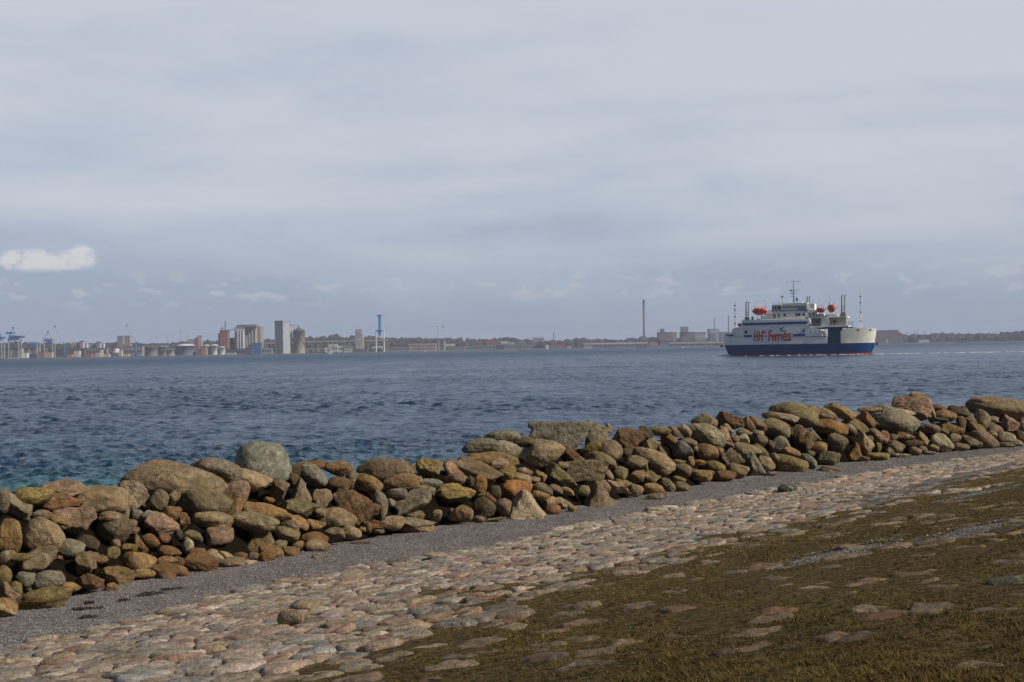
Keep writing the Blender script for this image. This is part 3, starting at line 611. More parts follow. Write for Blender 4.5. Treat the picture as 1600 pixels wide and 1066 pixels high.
for px, py, w_, h_, cc, lab in ((455, 966, 42, 26, 'K', 'lone round brown-grey stone lying on top of the pale paving stones'), (1230, 764, 32, 13, 'B', 'dark blue-grey loose stone on the paving below the wall'),
                                (478, 946, 50, 16, 'T', 'long pale loose stone lying just above the lone round stone')):
    g_ = None
    d = ray(px, py + h_ * .35)
    for tt in np.arange(8, 90, .02):
        q = np.array([0, 0, H]) + d * tt; u, s = us(q[0], q[1])
        if q[2] < float(zf(s)) + .06: break
    w, h = w_ * tt / F, h_ * tt / F
    V, Fc = rock_verts(w, w * .8, h * 1.2, 'r', 0); q[2] += h * .35
    o = npmesh('loose_stone', V, Fc, M_ROCK, np.array(BCOL[cc][0]) * (.45 if cc == 'B' else .9)); o.location = q; props(o, lab, 'stone')
unique_labels(blab)
print('boulders', NB)
# rubble core behind the boulders; its near-black colour stands for shade in the gaps
m, t, p = newmat('gap_shade_rubble'); oc = t.add('ShaderNodeNewGeometry').outputs['Position']
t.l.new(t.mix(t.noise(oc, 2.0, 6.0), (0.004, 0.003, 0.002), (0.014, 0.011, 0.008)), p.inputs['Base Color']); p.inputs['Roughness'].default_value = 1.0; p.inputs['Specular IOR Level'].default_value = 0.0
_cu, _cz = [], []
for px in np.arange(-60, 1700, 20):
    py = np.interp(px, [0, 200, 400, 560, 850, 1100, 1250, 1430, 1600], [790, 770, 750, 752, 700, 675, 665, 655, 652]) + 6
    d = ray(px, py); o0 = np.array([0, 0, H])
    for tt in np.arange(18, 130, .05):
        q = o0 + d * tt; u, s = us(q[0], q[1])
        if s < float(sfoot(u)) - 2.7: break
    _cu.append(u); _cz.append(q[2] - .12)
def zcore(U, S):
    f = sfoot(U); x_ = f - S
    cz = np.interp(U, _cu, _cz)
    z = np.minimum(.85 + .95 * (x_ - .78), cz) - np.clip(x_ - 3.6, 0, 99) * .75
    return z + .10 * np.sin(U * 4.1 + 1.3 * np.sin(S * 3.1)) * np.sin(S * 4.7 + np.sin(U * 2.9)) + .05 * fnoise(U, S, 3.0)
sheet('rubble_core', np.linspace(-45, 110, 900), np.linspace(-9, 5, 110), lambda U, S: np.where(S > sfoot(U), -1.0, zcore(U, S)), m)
# dry seaweed washed up on the shingle
M_WEED = paint('seaweed', (.028, .016, .012), .8, .5, 9.0)
for px, py, w_, h_, lab in ((237, 930, 46, 9, 'largest dark red-brown seaweed clump on the shingle'), (268, 922, 34, 5, 'thin dark seaweed streak right of the largest clump'), (138, 966, 24, 4, 'small dark seaweed clump low on the left shingle'),
                            (138, 944, 14, 4, 'small dark seaweed scrap near the long olive foot boulder'), (135, 953, 44, 5, 'thin brown seaweed streak below the long olive foot boulder'), (192, 940, 16, 4, 'small seaweed scrap left of the largest clump')):
    d = ray(px, py)
    for tt in np.arange(15, 60, .02):
        q = np.array([0, 0, H]) + d * tt; u, s = us(q[0], q[1])
        if q[2] < float(zbeach(u, s)): break
    L = w_ * tt / F / 2; dp = h_ * tt / F / .17 / 2 * .55
    vs, fs = [], []
    for i in range(int(60 * L) + 26):
        a1 = br.uniform(0, 6.28); r1 = math.sqrt(br.uniform()); x0 = L * r1 * math.cos(a1); y0 = dp * r1 * math.sin(a1); th = br.uniform(-.6, .6) + (0 if br.uniform() < .6 else 1.4); ln = br.uniform(.05, .16)
        z0 = br.uniform(.0, .035); wd_ = br.uniform(.008, .02)
        for j in range(4):
            b0 = len(vs); xx = x0 + ln * (j / 4 - .5) * math.cos(th); yy = y0 + ln * (j / 4 - .5) * math.sin(th) + .02 * math.sin(j * 2 + i); 
            x2 = x0 + ln * ((j + 1) / 4 - .5) * math.cos(th); y2 = y0 + ln * ((j + 1) / 4 - .5) * math.sin(th) + .02 * math.sin((j + 1) * 2 + i)
            hh = z0 + .012 * math.sin(j * 1.9 + i)
            vs += [(xx, yy - wd_, z0), (x2, y2 - wd_, z0), (x2, y2 + wd_, z0 + .01), (xx, yy + wd_, z0 + .01), ((xx + x2) / 2, (yy + y2) / 2, hh + .025)]
            fs += [(b0, b0 + 1, b0 + 4), (b0 + 1, b0 + 2, b0 + 4), (b0 + 2, b0 + 3, b0 + 4), (b0 + 3, b0, b0 + 4)]
    me = bpy.data.meshes.new('seaweed_clump'); me.from_pydata(vs, [], fs); me.materials.append(M_WEED)
    o = bpy.data.objects.new('seaweed_clump', me); col.objects.link(o); o.location = (q[0], q[1], float(zbeach(u, s)) + .005); o.rotation_euler = (0, 0, .25)
    props(o, lab, 'seaweed', 'seaweed washed up on the shingle')

# ------------------------------------------------------------------ far coast
def cY(px): return float(np.interp(px, [-400, 0, 600, 1100, 1400, 2000], [2750, 3000, 3800, 4700, 5000, 5400]))   # distance of the quay edge
GZ = 2.6
def hpx(px): return 557.595 - 0.016617 * px
def wx(px, Y, py=540): return float(atY(px, py, Y)[0])
def wz(px, py, Y): return float(atY(px, py, Y)[2])
m, t, p = newmat('quay_ground'); oc = t.add('ShaderNodeNewGeometry').outputs['Position']
t.l.new(t.mix(t.ramp(t.noise(oc, 0.012, 5.0), .35, .65), (0.050, 0.044, 0.040), (0.085, 0.075, 0.068)), p.inputs['Base Color']); p.inputs['Roughness'].default_value = .9
M_LAND = m
m, t, p = newmat('bare_woodland'); oc = t.add('ShaderNodeNewGeometry').outputs['Position']
n_ = t.noise(oc, 0.035, 8.0, 0.7)
t.l.new(t.mix(t.ramp(n_, .35, .68), (0.020, 0.017, 0.022), (0.050, 0.041, 0.044)), p.inputs['Base Color']); p.inputs['Roughness'].default_value = 1.0
M_WOOD = m
pxs_ = np.concatenate([np.arange(-500, 2150, 8)])
rows = []
for off, z in ((0, -1.5), (0.5, 1.5), (4, GZ), (120, GZ), (500, GZ + .5), (1400, GZ + 1)):
    rows.append([(wx(a, cY(a) + off), cY(a) + off, z) for a in pxs_])
V = np.array(rows).reshape(-1, 3); n0, n1_ = len(rows), len(pxs_); i = np.arange(n0 * n1_).reshape(n0, n1_)
q = np.stack([i[:-1, :-1], i[:-1, 1:], i[1:, 1:], i[1:, :-1]], -1).reshape(-1, 4)
props(npmesh('far_shore', V, q, M_LAND, None, False), kind='structure')
# wooded ridge behind the harbour: a mass of crowns on rising ground
RX = [-500, 0, 30, 60, 110, 165, 200, 260, 290, 330, 415, 480, 495, 512, 540, 562, 600, 626, 640, 665, 690, 720, 740, 762, 800, 815, 835, 862, 890, 905, 925, 955, 985, 1000, 1030, 1060, 1100, 1150, 1250, 1350, 1420, 1480, 1540, 1570, 1600, 2200]
RY = [538, 534, 534, 535, 537, 534.5, 535, 536, 533, 532, 528, 527, 524.5, 523, 522.5, 523.5, 526, 526, 528, 527.5, 527, 528.5, 529.5, 529, 527, 528.5, 531, 531.5, 530, 528, 529, 531, 528, 526, 527, 528, 528, 528, 526, 522, 519, 519, 519, 517, 516, 512]
def ridgeY(px): return cY(px) + float(np.interp(px, [0, 700, 1300, 1450, 1600], [1150, 950, 700, 260, 200]))
fr = np.random.default_rng(5)
rows = []
for fct, back in ((0.0, -520), (0.35, -330), (0.70, -150), (0.93, 0), (0.9, 250), (0.0, 900)):
    rr_ = []
    for a in pxs_:
        Y = ridgeY(a) + back * (1 if a < 1300 else .35); top = wz(a, np.interp(a, RX, RY), ridgeY(a)) - 17 if a < 1380 else wz(a, np.interp(a, RX, RY), ridgeY(a)) - 28
        rr_.append((wx(a, Y), Y, max(2.0, 2 + (max(top, 6) - 2) * fct)))
    rows.append(rr_)
V = np.array(rows).reshape(-1, 3); n0 = len(rows); i = np.arange(n0 * n1_).reshape(n0, n1_)
q = np.stack([i[:-1, :-1], i[:-1, 1:], i[1:, 1:], i[1:, :-1]], -1).reshape(-1, 4)
props(npmesh('hills', V, q, M_WOOD), kind='structure')
iv, ifc = ico(2); NC = 3600
Vs, Fs = [], []
for k in range(NC):
    a = fr.uniform(-300, 1900); dep_ = fr.uniform() ** 1.6
    Y = ridgeY(a) - (dep_ * 420) * (1 if a < 1300 else .4)
    topz = wz(a, np.interp(a, RX, RY), ridgeY(a)) - (17 if a < 1380 else 28)
    gz = 2 + (max(topz, 6) - 2) * np.interp(-(Y - ridgeY(a)) / (1 if a < 1300 else .4), [0, 150, 330, 520], [.93, .70, .35, 0])
    r_ = fr.uniform(6, 13) * (1.25 if a > 1380 else 1)
    v = iv * np.array([r_, r_, r_ * fr.uniform(.8, 1.15)]) * (1 + .22 * fr.uniform(-1, 1, (len(iv), 1)))
    v = v + np.array([wx(a, Y), Y, gz + r_ * .45 + fr.uniform(0, 3)])
    Vs.append(v); Fs.append(ifc + k * len(iv))
o = npmesh('wooded_ridge', np.concatenate(Vs), np.concatenate(Fs), M_WOOD, None, False)
props(o, 'dark leafless woodland covering the low ridge behind the harbour', 'woodland', None, 'stuff')

FP = {}
def fm(c, rough=.7):
    key = tuple(round(x, 3) for x in c)
    if key not in FP: FP[key] = paint('plaster_%02d' % len(FP), tuple(x * k for x, k in zip(c, (.80, .83, .90))), rough, .10, .06)
    return FP[key]
DARK = (.035, .038, .045); WHITE = (.62, .61, .58)
def bld(name, cat, label, a, b, top, col_, back=60, roof=None, base=None, depth=None, rows=0, nwin=0, yaw=0.0, group=None, roofh=0.0, wcol=DARK, gable=False, roofcol=None):
    """a far building: wall, roof and rows of windows; a, b, top are where it stands against the skyline"""
    Y = cY((a + b) / 2) + back; mp = (a + b) / 2
    wd = (b - a) * Y / F; X = wx(mp, Y); zt = wz(mp, top, Y); z0 = GZ - .3 if base is None else wz(mp, base, Y)
    depth = depth or max(12, wd * .5)
    if yaw: wd = max(4, (wd - depth * abs(math.sin(yaw))) / math.cos(yaw))
    e = empty(name, (X, Y, z0), label, cat, group, yaw)
    rc = roofcol or roof or tuple(x * .55 for x in col_)
    hgt = zt - z0; rh = roofh or max(.8, hgt * .05)
    MB().box(-wd / 2, wd / 2, 0, depth, 0, hgt - rh).build('wall', fm(col_), e)
    if gable: MB().prism([(-wd / 2 - .5, hgt - rh), (wd / 2 + .5, hgt - rh), (wd / 2 - .3, hgt), (-wd / 2 + .3, hgt)], -.6, depth + .6).build('roof', fm(rc), e)
    else: MB().box(-wd / 2 - .3, wd / 2 + .3, -.3, depth + .3, hgt - rh, hgt).build('roof', fm(rc), e)
    if rows and nwin:
        wm = fm(wcol, .3); proto = None; cw = wd / nwin; ch = (hgt - rh) / (rows + .4)
        for r_ in range(rows):
            for c_ in range(nwin):
                x0 = -wd / 2 + cw * (c_ + .5); zz = ch * (r_ + .75)
                if proto is None: o = proto = MB().box(-cw * .3, cw * .3, -.12, .1, -ch * .26, ch * .26).build('window', wm, e)
                else: o = proto.copy(); col.objects.link(o); o.parent = e
                o.location = (x0, 0, zz)
    return e
def local(e, px, py, Y): return wx(px, Y) - e.location.x, wz(px, py, Y) - e.location.z
def far_tube(name, cat, label, px, top, r, col_, back=60, base=None, r2=None, group=None, lamp=True):
    Y = cY(px) + back; z0 = GZ - .3 if base is None else wz(px, base, Y)
    e = empty(name, (wx(px, Y), Y, z0), label, cat, group); h = wz(px, top, Y) - z0
    MB().tube((0, 0, 0), (0, 0, h), r, r2 or r * .85, 14).build('shaft', fm(col_), e)
    MB().tube((0, 0, h * .90), (0, 0, h * 1.0 + .6), (r2 or r * .85) * 1.06, None, 14).build('cap_band', fm(tuple(x * .5 for x in col_)), e)
    MB().tube((0, 0, 0), (0, 0, max(3, h * .05)), r * 1.35, None, 14).build('footing', fm(tuple(x * .8 for x in col_)), e)
    return e
def tank(label, a, b, top, col_, back=50, dome=.12, base=None, group='storage tanks on the far quay', domecol=None):
    mp = (a + b) / 2; Y = cY(mp) + back; r_ = (b - a) * Y / F / 2; z0 = GZ - .3 if base is None else wz(mp, base, Y); h = wz(mp, top, Y) - z0
    e = empty('storage_tank', (wx(mp, Y), Y + r_, z0), label, 'tank', group)
    MB().lathe(0, 0, [(r_, 0), (r_, h * (1 - dome) - .6), (r_ * 1.01, h * (1 - dome) - .6), (r_ * 1.01, h * (1 - dome))], 32).build('shell', fm(col_), e)
    MB().lathe(0, 0, [(r_ * 1.0, h * (1 - dome) + .02), (r_ * .8, h * (1 - dome * .55)), (r_ * .45, h * (1 - dome * .12)), (r_ * .05, h)], 32).build('dome', fm(domecol or tuple(min(.8, x * 1.1) for x in col_)), e)
    lad = MB(); lad.box(-r_ * .25 - .5, -r_ * .25 + .5, -r_ * .99 - .4, -r_ * .93, 0, h * (1 - dome)); lad.build('stairway', fm(tuple(x * .5 for x in col_)), e)
    return e
BLU = (.020, .150, .420); CYB = (.010, .230, .520); STEEL = (.42, .44, .45)
def legs(e, pts, top, bot, r, mt, name='leg'):
    for x, y in pts: MB().tube((x, y, bot), (x, y, top), r, None, 6).build(name, mt, e)

# gantry cranes at the left
def gantry(label, a, b, beam, top, extra, back=25, apex=True, legc=STEEL):
    mp = (a + b) / 2; Y = cY(mp) + back; z = lambda py: wz(mp, py, Y) - GZ; x = lambda px: (px - mp) * Y / F
    e = empty('gantry_crane', (wx(mp, Y), Y, GZ), label, 'crane', 'gantry cranes on the far quay')
    L = x(b) - x(a); D = 16; zb = z(beam)
    legs(e, [(x(a), 0), (x(b), 0), (x(a), D), (x(b), D)], zb, 0, .95, fm(legc))
    MB().box(x(a) - 1.5, x(b) + 1.5, -1.2, 1.2, .1, 2.4).build('sill_beam', fm(legc), e)
    MB().box(x(a) - 2, x(b) + 2, -1.6, 1.6, zb - 2, zb + 1.2).build('cross_beam', fm(legc), e)
    if apex:
        f = MB(); zt = z(top)
        for sx_ in (x(a), x(b)): f.tube((sx_, 0, zb), (0 if apex is True else x(apex), 0, zt), .9, None, 6)
        f.build('a_frame', fm(legc), e)
        MB().tube((0 if apex is True else x(apex), 0, zt - 1.5), (0 if apex is True else x(apex), 0, zt + 2), 2.0, None, 8).build('peak_cap', fm(BLU), e)
    for nm, x0, x1, y0, y1, c in extra:
        MB().box(x(x0), x(x1), -3, 14, z(y1), z(y0)).build(nm, fm(c), e)
    return e
gantry('partly cut off blue and white gantry crane at the left picture edge', -14, 2.3, 531, 520, [('boom', -26, 6, 526.5, 529.5, BLU), ('machinery_house', -10, -2, 521, 527, BLU)], 5)
gantry('large white gantry crane with cyan machinery house and blue trolley boom', 13.5, 29, 529.5, 512.5, [('machinery_house', 9.8, 20.5, 518.7, 522, CYB), ('trolley', 14.5, 25, 524.3, 532, BLU), ('boom', 24, 36, 525, 528.4, (.05, .10, .30))], 20, apex=21)
gantry('low white gantry crane with a blue cabin hanging mid-span', 45, 58.5, 535, 526, [('cabin', 47.5, 55, 535.8, 542, BLU)], 20, apex=False, legc=(.46, .42, .40))
gantry('white A-frame gantry crane with blue trolley under its peak', 69, 82, 529.5, 518.5, [('trolley', 71, 80, 530.5, 533.5, BLU), ('cabin', 75, 79, 533.8, 536.5, (.03, .08, .25))], 20)
def jib_crane(label, px, cabtop, bx, by, tx, ty, c=BLU, back=30, jc=(.25, .26, .30), group='slender jib cranes on the far quay', w=2.6):
    Y = cY(px) + back; z = lambda py: wz(px, py, Y) - GZ; x = lambda q: (q - px) * Y / F
    e = empty('jib_crane', (wx(px, Y), Y, GZ), label, 'crane', group)
    h = z(cabtop)
    MB().box(-w * 1.3, w * 1.3, -w, w, 0, h * .18).build('undercarriage', fm(tuple(q * .8 for q in c)), e)
    MB().tube((0, 0, h * .18), (0, 0, h), w * .62, w * .5, 8).build('tower', fm(c), e)
    MB().box(-w, w * .9, -w, w * .8, h * .62, h * .82).build('cab', fm(c), e)
    j = MB(); p0 = Vector((x(bx), 0, z(by))); p1 = Vector((x(tx), 0, z(ty)))
    for dy in (-.8, .8): j.tube(p0 + Vector((0, dy, 0)), p1 + Vector((0, dy * .4, 0)), .42, .3, 5)
    for i in range(9):
        a_ = p0.lerp(p1, i / 9); b_ = p0.lerp(p1, (i + 1) / 9); s_ = 1 if i % 2 else -1
        j.tube(a_ + Vector((0, .8 * s_, 0)), b_ + Vector((0, -.8 * s_, 0)), .22, None, 4)
    j.build('jib', fm(jc), e)
    MB().box(p1.x - 1.2, p1.x + 1.2, -1, 1, p1.z - 2.0, p1.z + 1.5).build('jib_head', fm((.05, .05, .06)), e)
    return e
jib_crane('blue jib crane with long thin jib raised to the left, by the flats', 100, 534.5, 99, 536, 86, 510)
jib_crane('blue jib crane with raised thin jib in front of the beige tower block', 212, 534.5, 211, 534, 198.5, 508.7)
jib_crane('left one of the twin thin grey cranes beyond the sheds', 685.5, 533, 685, 533, 683.5, 510.5, (.36, .36, .36), 60, (.22, .23, .26))
jib_crane('right one of the twin thin grey cranes beyond the sheds', 694.5, 532, 694, 533, 693, 510.2, (.5, .5, .48), 60, (.22, .23, .26))
# the tall upright blue crane
px = 594; Y = cY(px) + 30; z = lambda py: wz(px, py, Y) - GZ; x = lambda q: (q - px) * Y / F
e = empty('upright_boom_crane', (wx(px, Y), Y, GZ), 'tall bright blue harbour crane with its boom raised upright on white legs', 'crane')
legs(e, [(x(587.5), 0), (x(599.8), 0), (x(587.5), 14), (x(599.8), 14)], z(517), 0, 1.1, fm(WHITE))
MB().box(x(587), x(600.5), -1.2, 1.2, z(531) - 1, z(531) + .6).build('cross_beam', fm(STEEL), e)
MB().box(x(591.8), x(595.6), -3, 3, z(516), z(493)).build('boom', fm(CYB), e)
MB().box(x(590.3), x(597.4), -3.6, 3.6, z(494.2), z(492)).build('boom_head', fm(BLU), e)
MB().box(x(588.2), x(597.8), -4, 6, z(518), z(515.3)).build('machinery_beam', fm(BLU), e)
MB().prism([(x(590.5), z(518)), (x(595.5), z(518)), (x(595), z(524)), (x(593), z(526.3)), (x(591.5), z(524))], -3, 3).build('cabin', fm(BLU), e)
far_tube('mast', 'mast', 'thin grey mast beside the upright blue crane', 603.2, 535, .8, STEEL, 30)

BEIGE = (.30, .26, .21); PALE = (.40, .42, .44); BRICK = (.24, .11, .085)
# left harbour: flats, tower block, warehouses, containers
bld('apartment_block', 'flats', 'white balconied flats, the wider left block behind the jib crane', 112, 125, 535, (.55, .55, .55), 500, rows=4, nwin=4, base=544, group='white flats behind the harbour')
bld('apartment_block', 'flats', 'narrow taller white flats with dark penthouse, between two wider blocks', 124.6, 130, 532.8, (.50, .50, .52), 480, rows=5, nwin=2, base=544, group='white flats behind the harbour', roofcol=(.08, .08, .09), roofh=3)
bld('apartment_block', 'flats', 'low white flats just right of the dark penthouse block', 130, 136, 536, (.58, .57, .56), 500, rows=4, nwin=2, base=544, group='white flats behind the harbour')
bld('apartment_block', 'flats', 'brownish flats with white balconies in the middle of the row', 136, 150, 536.5, (.26, .22, .22), 520, rows=4, nwin=5, base=545, group='white flats behind the harbour', wcol=(.5, .5, .5))
bld('apartment_block', 'flats', 'flats with a dark raised penthouse, right of the brownish block', 150.5, 156, 534, (.42, .40, .40), 500, rows=4, nwin=2, base=545, group='white flats behind the harbour', roofcol=(.07, .07, .08), roofh=4)
bld('apartment_block', 'flats', 'rightmost white flats of the row', 156, 162, 536.5, (.6, .6, .6), 510, rows=4, nwin=2, base=545, group='white flats behind the harbour')
bld('tower_block', 'tower block', 'left half of the beige tower block above the trees', 183, 192.6, 525, (.34, .30, .29), 900, rows=6, nwin=3, base=540, wcol=(.14, .13, .15), group='beige tower block')
bld('tower_block', 'tower block', 'right half of the beige tower block above the trees', 193.4, 203.3, 524.6, (.36, .32, .31), 905, rows=6, nwin=3, base=540, wcol=(.14, .13, .15), group='beige tower block')
for a, b, top, c, l in ((35, 42, 551.3, (.6, .58, .56), 'low white container between the large and the low gantry cranes'), (30.5, 34, 544, (.40, .36, .34), 'pinkish grey shed behind the large gantry crane'),
                        (46.5, 56, 552.5, (.06, .08, .13), 'dark blue container stack under the low gantry crane'), (58, 69, 549.5, (.28, .16, .13), 'brownish container stack between the low and A-frame gantry cranes'),
                        (70, 81, 550.3, (.45, .40, .30), 'cream shed under the A-frame gantry crane'), (103, 112, 553.2, (.34, .24, .20), 'brown container row right of the left jib crane'),
                        (115.5, 124, 548, (.58, .55, .42), 'cream white container below the balconied flats'), (120, 132, 553.5, (.05, .12, .12), 'dark green container stack below the balconied flats'),
                        (133, 142.5, 551.8, (.34, .13, .10), 'salmon red container stack on the quay edge'), (148.5, 156, 550.8, (.50, .45, .38), 'cream container row right of the salmon red stack'),
                        (156, 159, 546.2, (.46, .43, .36), 'narrow cream tower shed beside the dome tank'), (160, 170, 553, (.50, .46, .38), 'low cream container row left of the dome tank'),
                        (190, 200.5, 553, (.48, .43, .36), 'low cream shed right of the dome tank'), (186, 190, 546.8, (.48, .44, .38), 'narrow pale shed touching the silver dome tank'), (176, 183, 551.3, (.16, .13, .14), 'small dark shed in front of the silver dome tank')):
    bld('quay_shed' if 'shed' in l else 'container_stack', 'shed' if 'shed' in l else 'containers', l, a, b, top, c, 8, depth=12, group='sheds and containers on the far quay')
bld('warehouse', 'warehouse', 'long grey warehouse behind the salmon red containers', 133.5, 166, 544, (.20, .19, .20), 120, rows=1, nwin=6)
bld('warehouse', 'warehouse', 'brown gabled warehouse behind the gantry cranes', 1, 55, 544, (.15, .11, .10), 180, rows=2, nwin=12, wcol=(.22, .18, .17), roofh=3, gable=True)
bld('warehouse', 'warehouse', 'dark long warehouse behind the left jib crane', 84, 132, 546.5, (.14, .11, .12), 160, rows=1, nwin=9, roofh=3, gable=True)
bld('warehouse', 'warehouse', 'tan roofed warehouse below the beige tower block', 186, 204, 537.8, (.28, .22, .18), 300, roofcol=(.32, .24, .16), roofh=9, gable=True)
bld('warehouse', 'warehouse', 'pale wide warehouse behind the right jib crane', 192, 222, 541, (.27, .28, .27), 130, rows=1, nwin=7, roofh=3, gable=True)
Y_ = 0
e = tank('shiny silver dome tank near the right jib crane', 172, 188.5, 544.5, (.55, .56, .58), 30, dome=.75)
tank('beige grey tank, the widest left of the low tank pair', 223.5, 243.5, 541.5, (.24, .22, .21), 30, dome=.05)
tank('pale low tank behind, between the beige and the big tank', 245, 262, 540.5, (.33, .31, .28), 90, dome=.08)
tank('brownish low tank in front, left one of a pair', 248, 259, 546.8, (.22, .18, .18), 20, dome=.06)
tank('pale grey low tank in front, right one of a pair', 258, 271, 545.8, (.32, .30, .30), 25, dome=.06)
tank('broad blue-grey tank with white domed top', 271.5, 302.5, 537.3, (.17, .21, .25), 60, dome=.17, domecol=(.66, .66, .66))
tank('left one of the three white tanks, partly behind the salmon shed', 316.5, 327.3, 538.5, (.66, .64, .61), 60, dome=.10)
tank('middle and widest of the three white tanks', 327.3, 340.2, 538.3, (.68, .66, .62), 40, dome=.10)
tank('right and lowest of the three white tanks', 340.6, 350.8, 541.3, (.66, .65, .62), 25, dome=.10)
bld('quay_shed', 'shed', 'salmon coloured stepped shed in front of the white tanks', 312, 321.5, 541.3, (.32, .19, .16), 22, depth=14)
bld('quay_shed', 'shed', 'dark brick low shed below the salmon shed', 308, 316, 545, (.20, .13, .12), 15, depth=10)
bld('harbour_building', 'building', 'pale grey high building left of the narrow red one', 294.5, 305.5, 530.3, (.36, .38, .38), 120, rows=4, nwin=3, wcol=(.28, .30, .32))
bld('harbour_building', 'building', 'narrow red tower beside the pale grey building', 304.8, 308.8, 527.8, (.26, .09, .08), 110)
bld('harbour_building', 'building', 'tall pale slim tower right of the narrow red one', 309, 315.3, 524.3, (.44, .45, .44), 125, rows=5, nwin=2, wcol=(.36, .37, .38))
for a, tp in ((245, 525), (261, 526), (282, 515.5), (292, 521)): far_tube('mast', 'mast', {245: 'short thin mast left of the broad tank', 261: 'thin mast above the low tank pair', 282: 'tallest thin mast above the broad tank', 292: 'thin mast right above the broad tank'}[a], a, tp, .55, (.3, .3, .32), 500, base=538)
# brick mill with stack
e = bld('mill_building', 'mill', 'red brick mill tower with grey side wing and thin stack', 343.5, 355.6, 516, BRICK, 60, depth=26, rows=6, nwin=3, wcol=(.22, .09, .07))
Y = cY(349.5) + 60
for nm, a, b, top, c, yb in (('wing', 340.6, 343.9, 521, (.30, .28, .27), 4), ('stair_tower', 344.5, 348.3, 511, (.38, .39, .40), 8)):
    x0, z1 = local(e, a, top, Y); x1, _ = local(e, b, top, Y); MB().box(x0, x1, yb, yb + 12, 0, z1).build(nm, fm(c), e)
x0, z1 = local(e, 350.9, 501.5, Y); MB().tube((x0, 12, 40), (x0, 12, z1), 1.5, 1.2, 10).build('stack', fm((.10, .12, .16)), e)
x0, z1 = local(e, 355, 515.4, Y); x1, _ = local(e, 367, 515.4, Y); MB().box(x0, x1, 10, 12, z1 - 1, z1 + 1).build('conveyor_bridge', fm((.22, .22, .24)), e)
bld('harbour_building', 'building', 'blue-grey low hall between the brick mill and the pale silo', 355.5, 367, 528, (.15, .18, .22), 110, rows=2, nwin=4)
# silo block
e = bld('silo_block', 'silo', 'pale ribbed concrete silo with dark roof house, left of the beige block', 366.8, 381.2, 511.3, (.42, .43, .44), 50, depth=30)
Y = cY(374) + 50
x0, z1 = local(e, 369.3, 507.6, Y); x1, z0 = local(e, 399.5, 511.0, Y); MB().box(x0, x1, 6, 24, z0 + .2, z1).build('roof_house', fm((.16, .17, .18)), e)
for k in range(3):
    x0, _ = local(e, 369.5 + k * 4.2, 520, Y); MB().tube((x0 + 3, -.3, .2), (x0 + 3, -.3, e.location.z * 0 + 60), 2.6, None, 12).build('rib', fm((.44, .45, .46)), e)
bld('silo_gap_filler', 'silo', 'narrow dark block filling the gap between pale and beige silos', 381, 383.7, 512, (.07, .08, .10), 55, depth=20)  # dark block added to stand for the dark gap between the silos
e = bld('silo_block', 'silo', 'wide beige concrete silo block with dark roof edge', 383.5, 400.5, 509, (.31, .27, .22), 48, depth=40, roofh=5, roofcol=(.17, .15, .14))
for k in range(4): MB().tube((-11 + k * 7.3, 0, .2), (-11 + k * 7.3, 0, 62), 3.4, None, 14).build('bin', fm((.31, .27, .22)), e)
mp = 405.7; Y = cY(mp) + 55; r_ = 5.3 * Y / F
e = empty('round_silo', (wx(mp, Y), Y + r_, GZ), 'round beige silo at the right end of the silo block', 'silo'); h = wz(mp, 511, Y) - GZ
MB().lathe(0, 0, [(r_, 0), (r_, h - 1)], 28).build('shell', fm((.30, .26, .22)), e); MB().lathe(0, 0, [(r_ * 1.03, h - 1), (r_ * 1.03, h)], 28).build('rim', fm((.2, .18, .16)), e)
bld('quay_shed', 'shed', 'bright blue box building in front of the beige silos', 392.7, 407.8, 535.8, (.03, .12, .34), 20, depth=18)
bld('quay_shed', 'shed', 'low dark shed row below the brick mill and pale silo', 352, 393, 545, (.09, .09, .12), 18, depth=14, rows=1, nwin=10)
bld('quay_shed', 'shed', 'low beige shed between the blue box and the tall silo tower', 409, 424.5, 543.5, (.32, .29, .25), 20, rows=1, nwin=4)
bld('quay_shed', 'shed', 'flat white shed below the white tanks', 352.5, 368, 551, (.52, .52, .50), 8, depth=10)
# tall silo tower seen on its corner
e = bld('silo_tower', 'silo', 'tallest pale blue-grey square silo tower seen on its corner', 424.3, 447.8, 501.2, (.36, .38, .40), 30, depth=24, yaw=R(-38), roofh=6, roofcol=(.26, .30, .33))
mp = 452; Y = cY(mp) + 60; r_ = 3.9 * Y / F
e = empty('round_silo', (wx(mp, Y), Y + r_, GZ), 'yellowish slim round silo with blue-grey top beside the tall tower', 'silo'); h = wz(mp, 506.5, Y) - GZ
MB().lathe(0, 0, [(r_, 0), (r_, h - 5)], 28).build('shell', fm((.42, .34, .22)), e); MB().lathe(0, 0, [(r_ * 1.03, h - 5), (r_ * 1.03, h)], 28).build('head_house', fm((.17, .18, .24)), e)
mp = 465.8; Y = cY(mp) + 35; r_ = 9.6 * Y / F
e = empty('cone_roofed_silo', (wx(mp, Y), Y + r_, GZ), 'broad round beige silo with dark conical roof and gantry', 'silo'); h = wz(mp, 516.5, Y) - GZ; h2 = wz(mp, 511.8, Y) - GZ
MB().lathe(0, 0, [(r_, 0), (r_, h - 1.2), (r_ * 1.02, h - 1.2), (r_ * 1.02, h)], 32).build('shell', fm((.36, .31, .23)), e)
MB().lathe(0, 0, [(r_ * 1.03, h + .02), (r_ * .12, h2), (r_ * .1, h2 + 3)], 32).build('cone_roof', fm((.09, .10, .13)), e)
x0, z1 = local(e, 455, 509.2, Y); x1, _ = local(e, 466.5, 509.2, Y); MB().box(x0, x1, -1, 1, z1 - .6, z1 + .8).build('top_conveyor', fm((.20, .20, .24)), e)
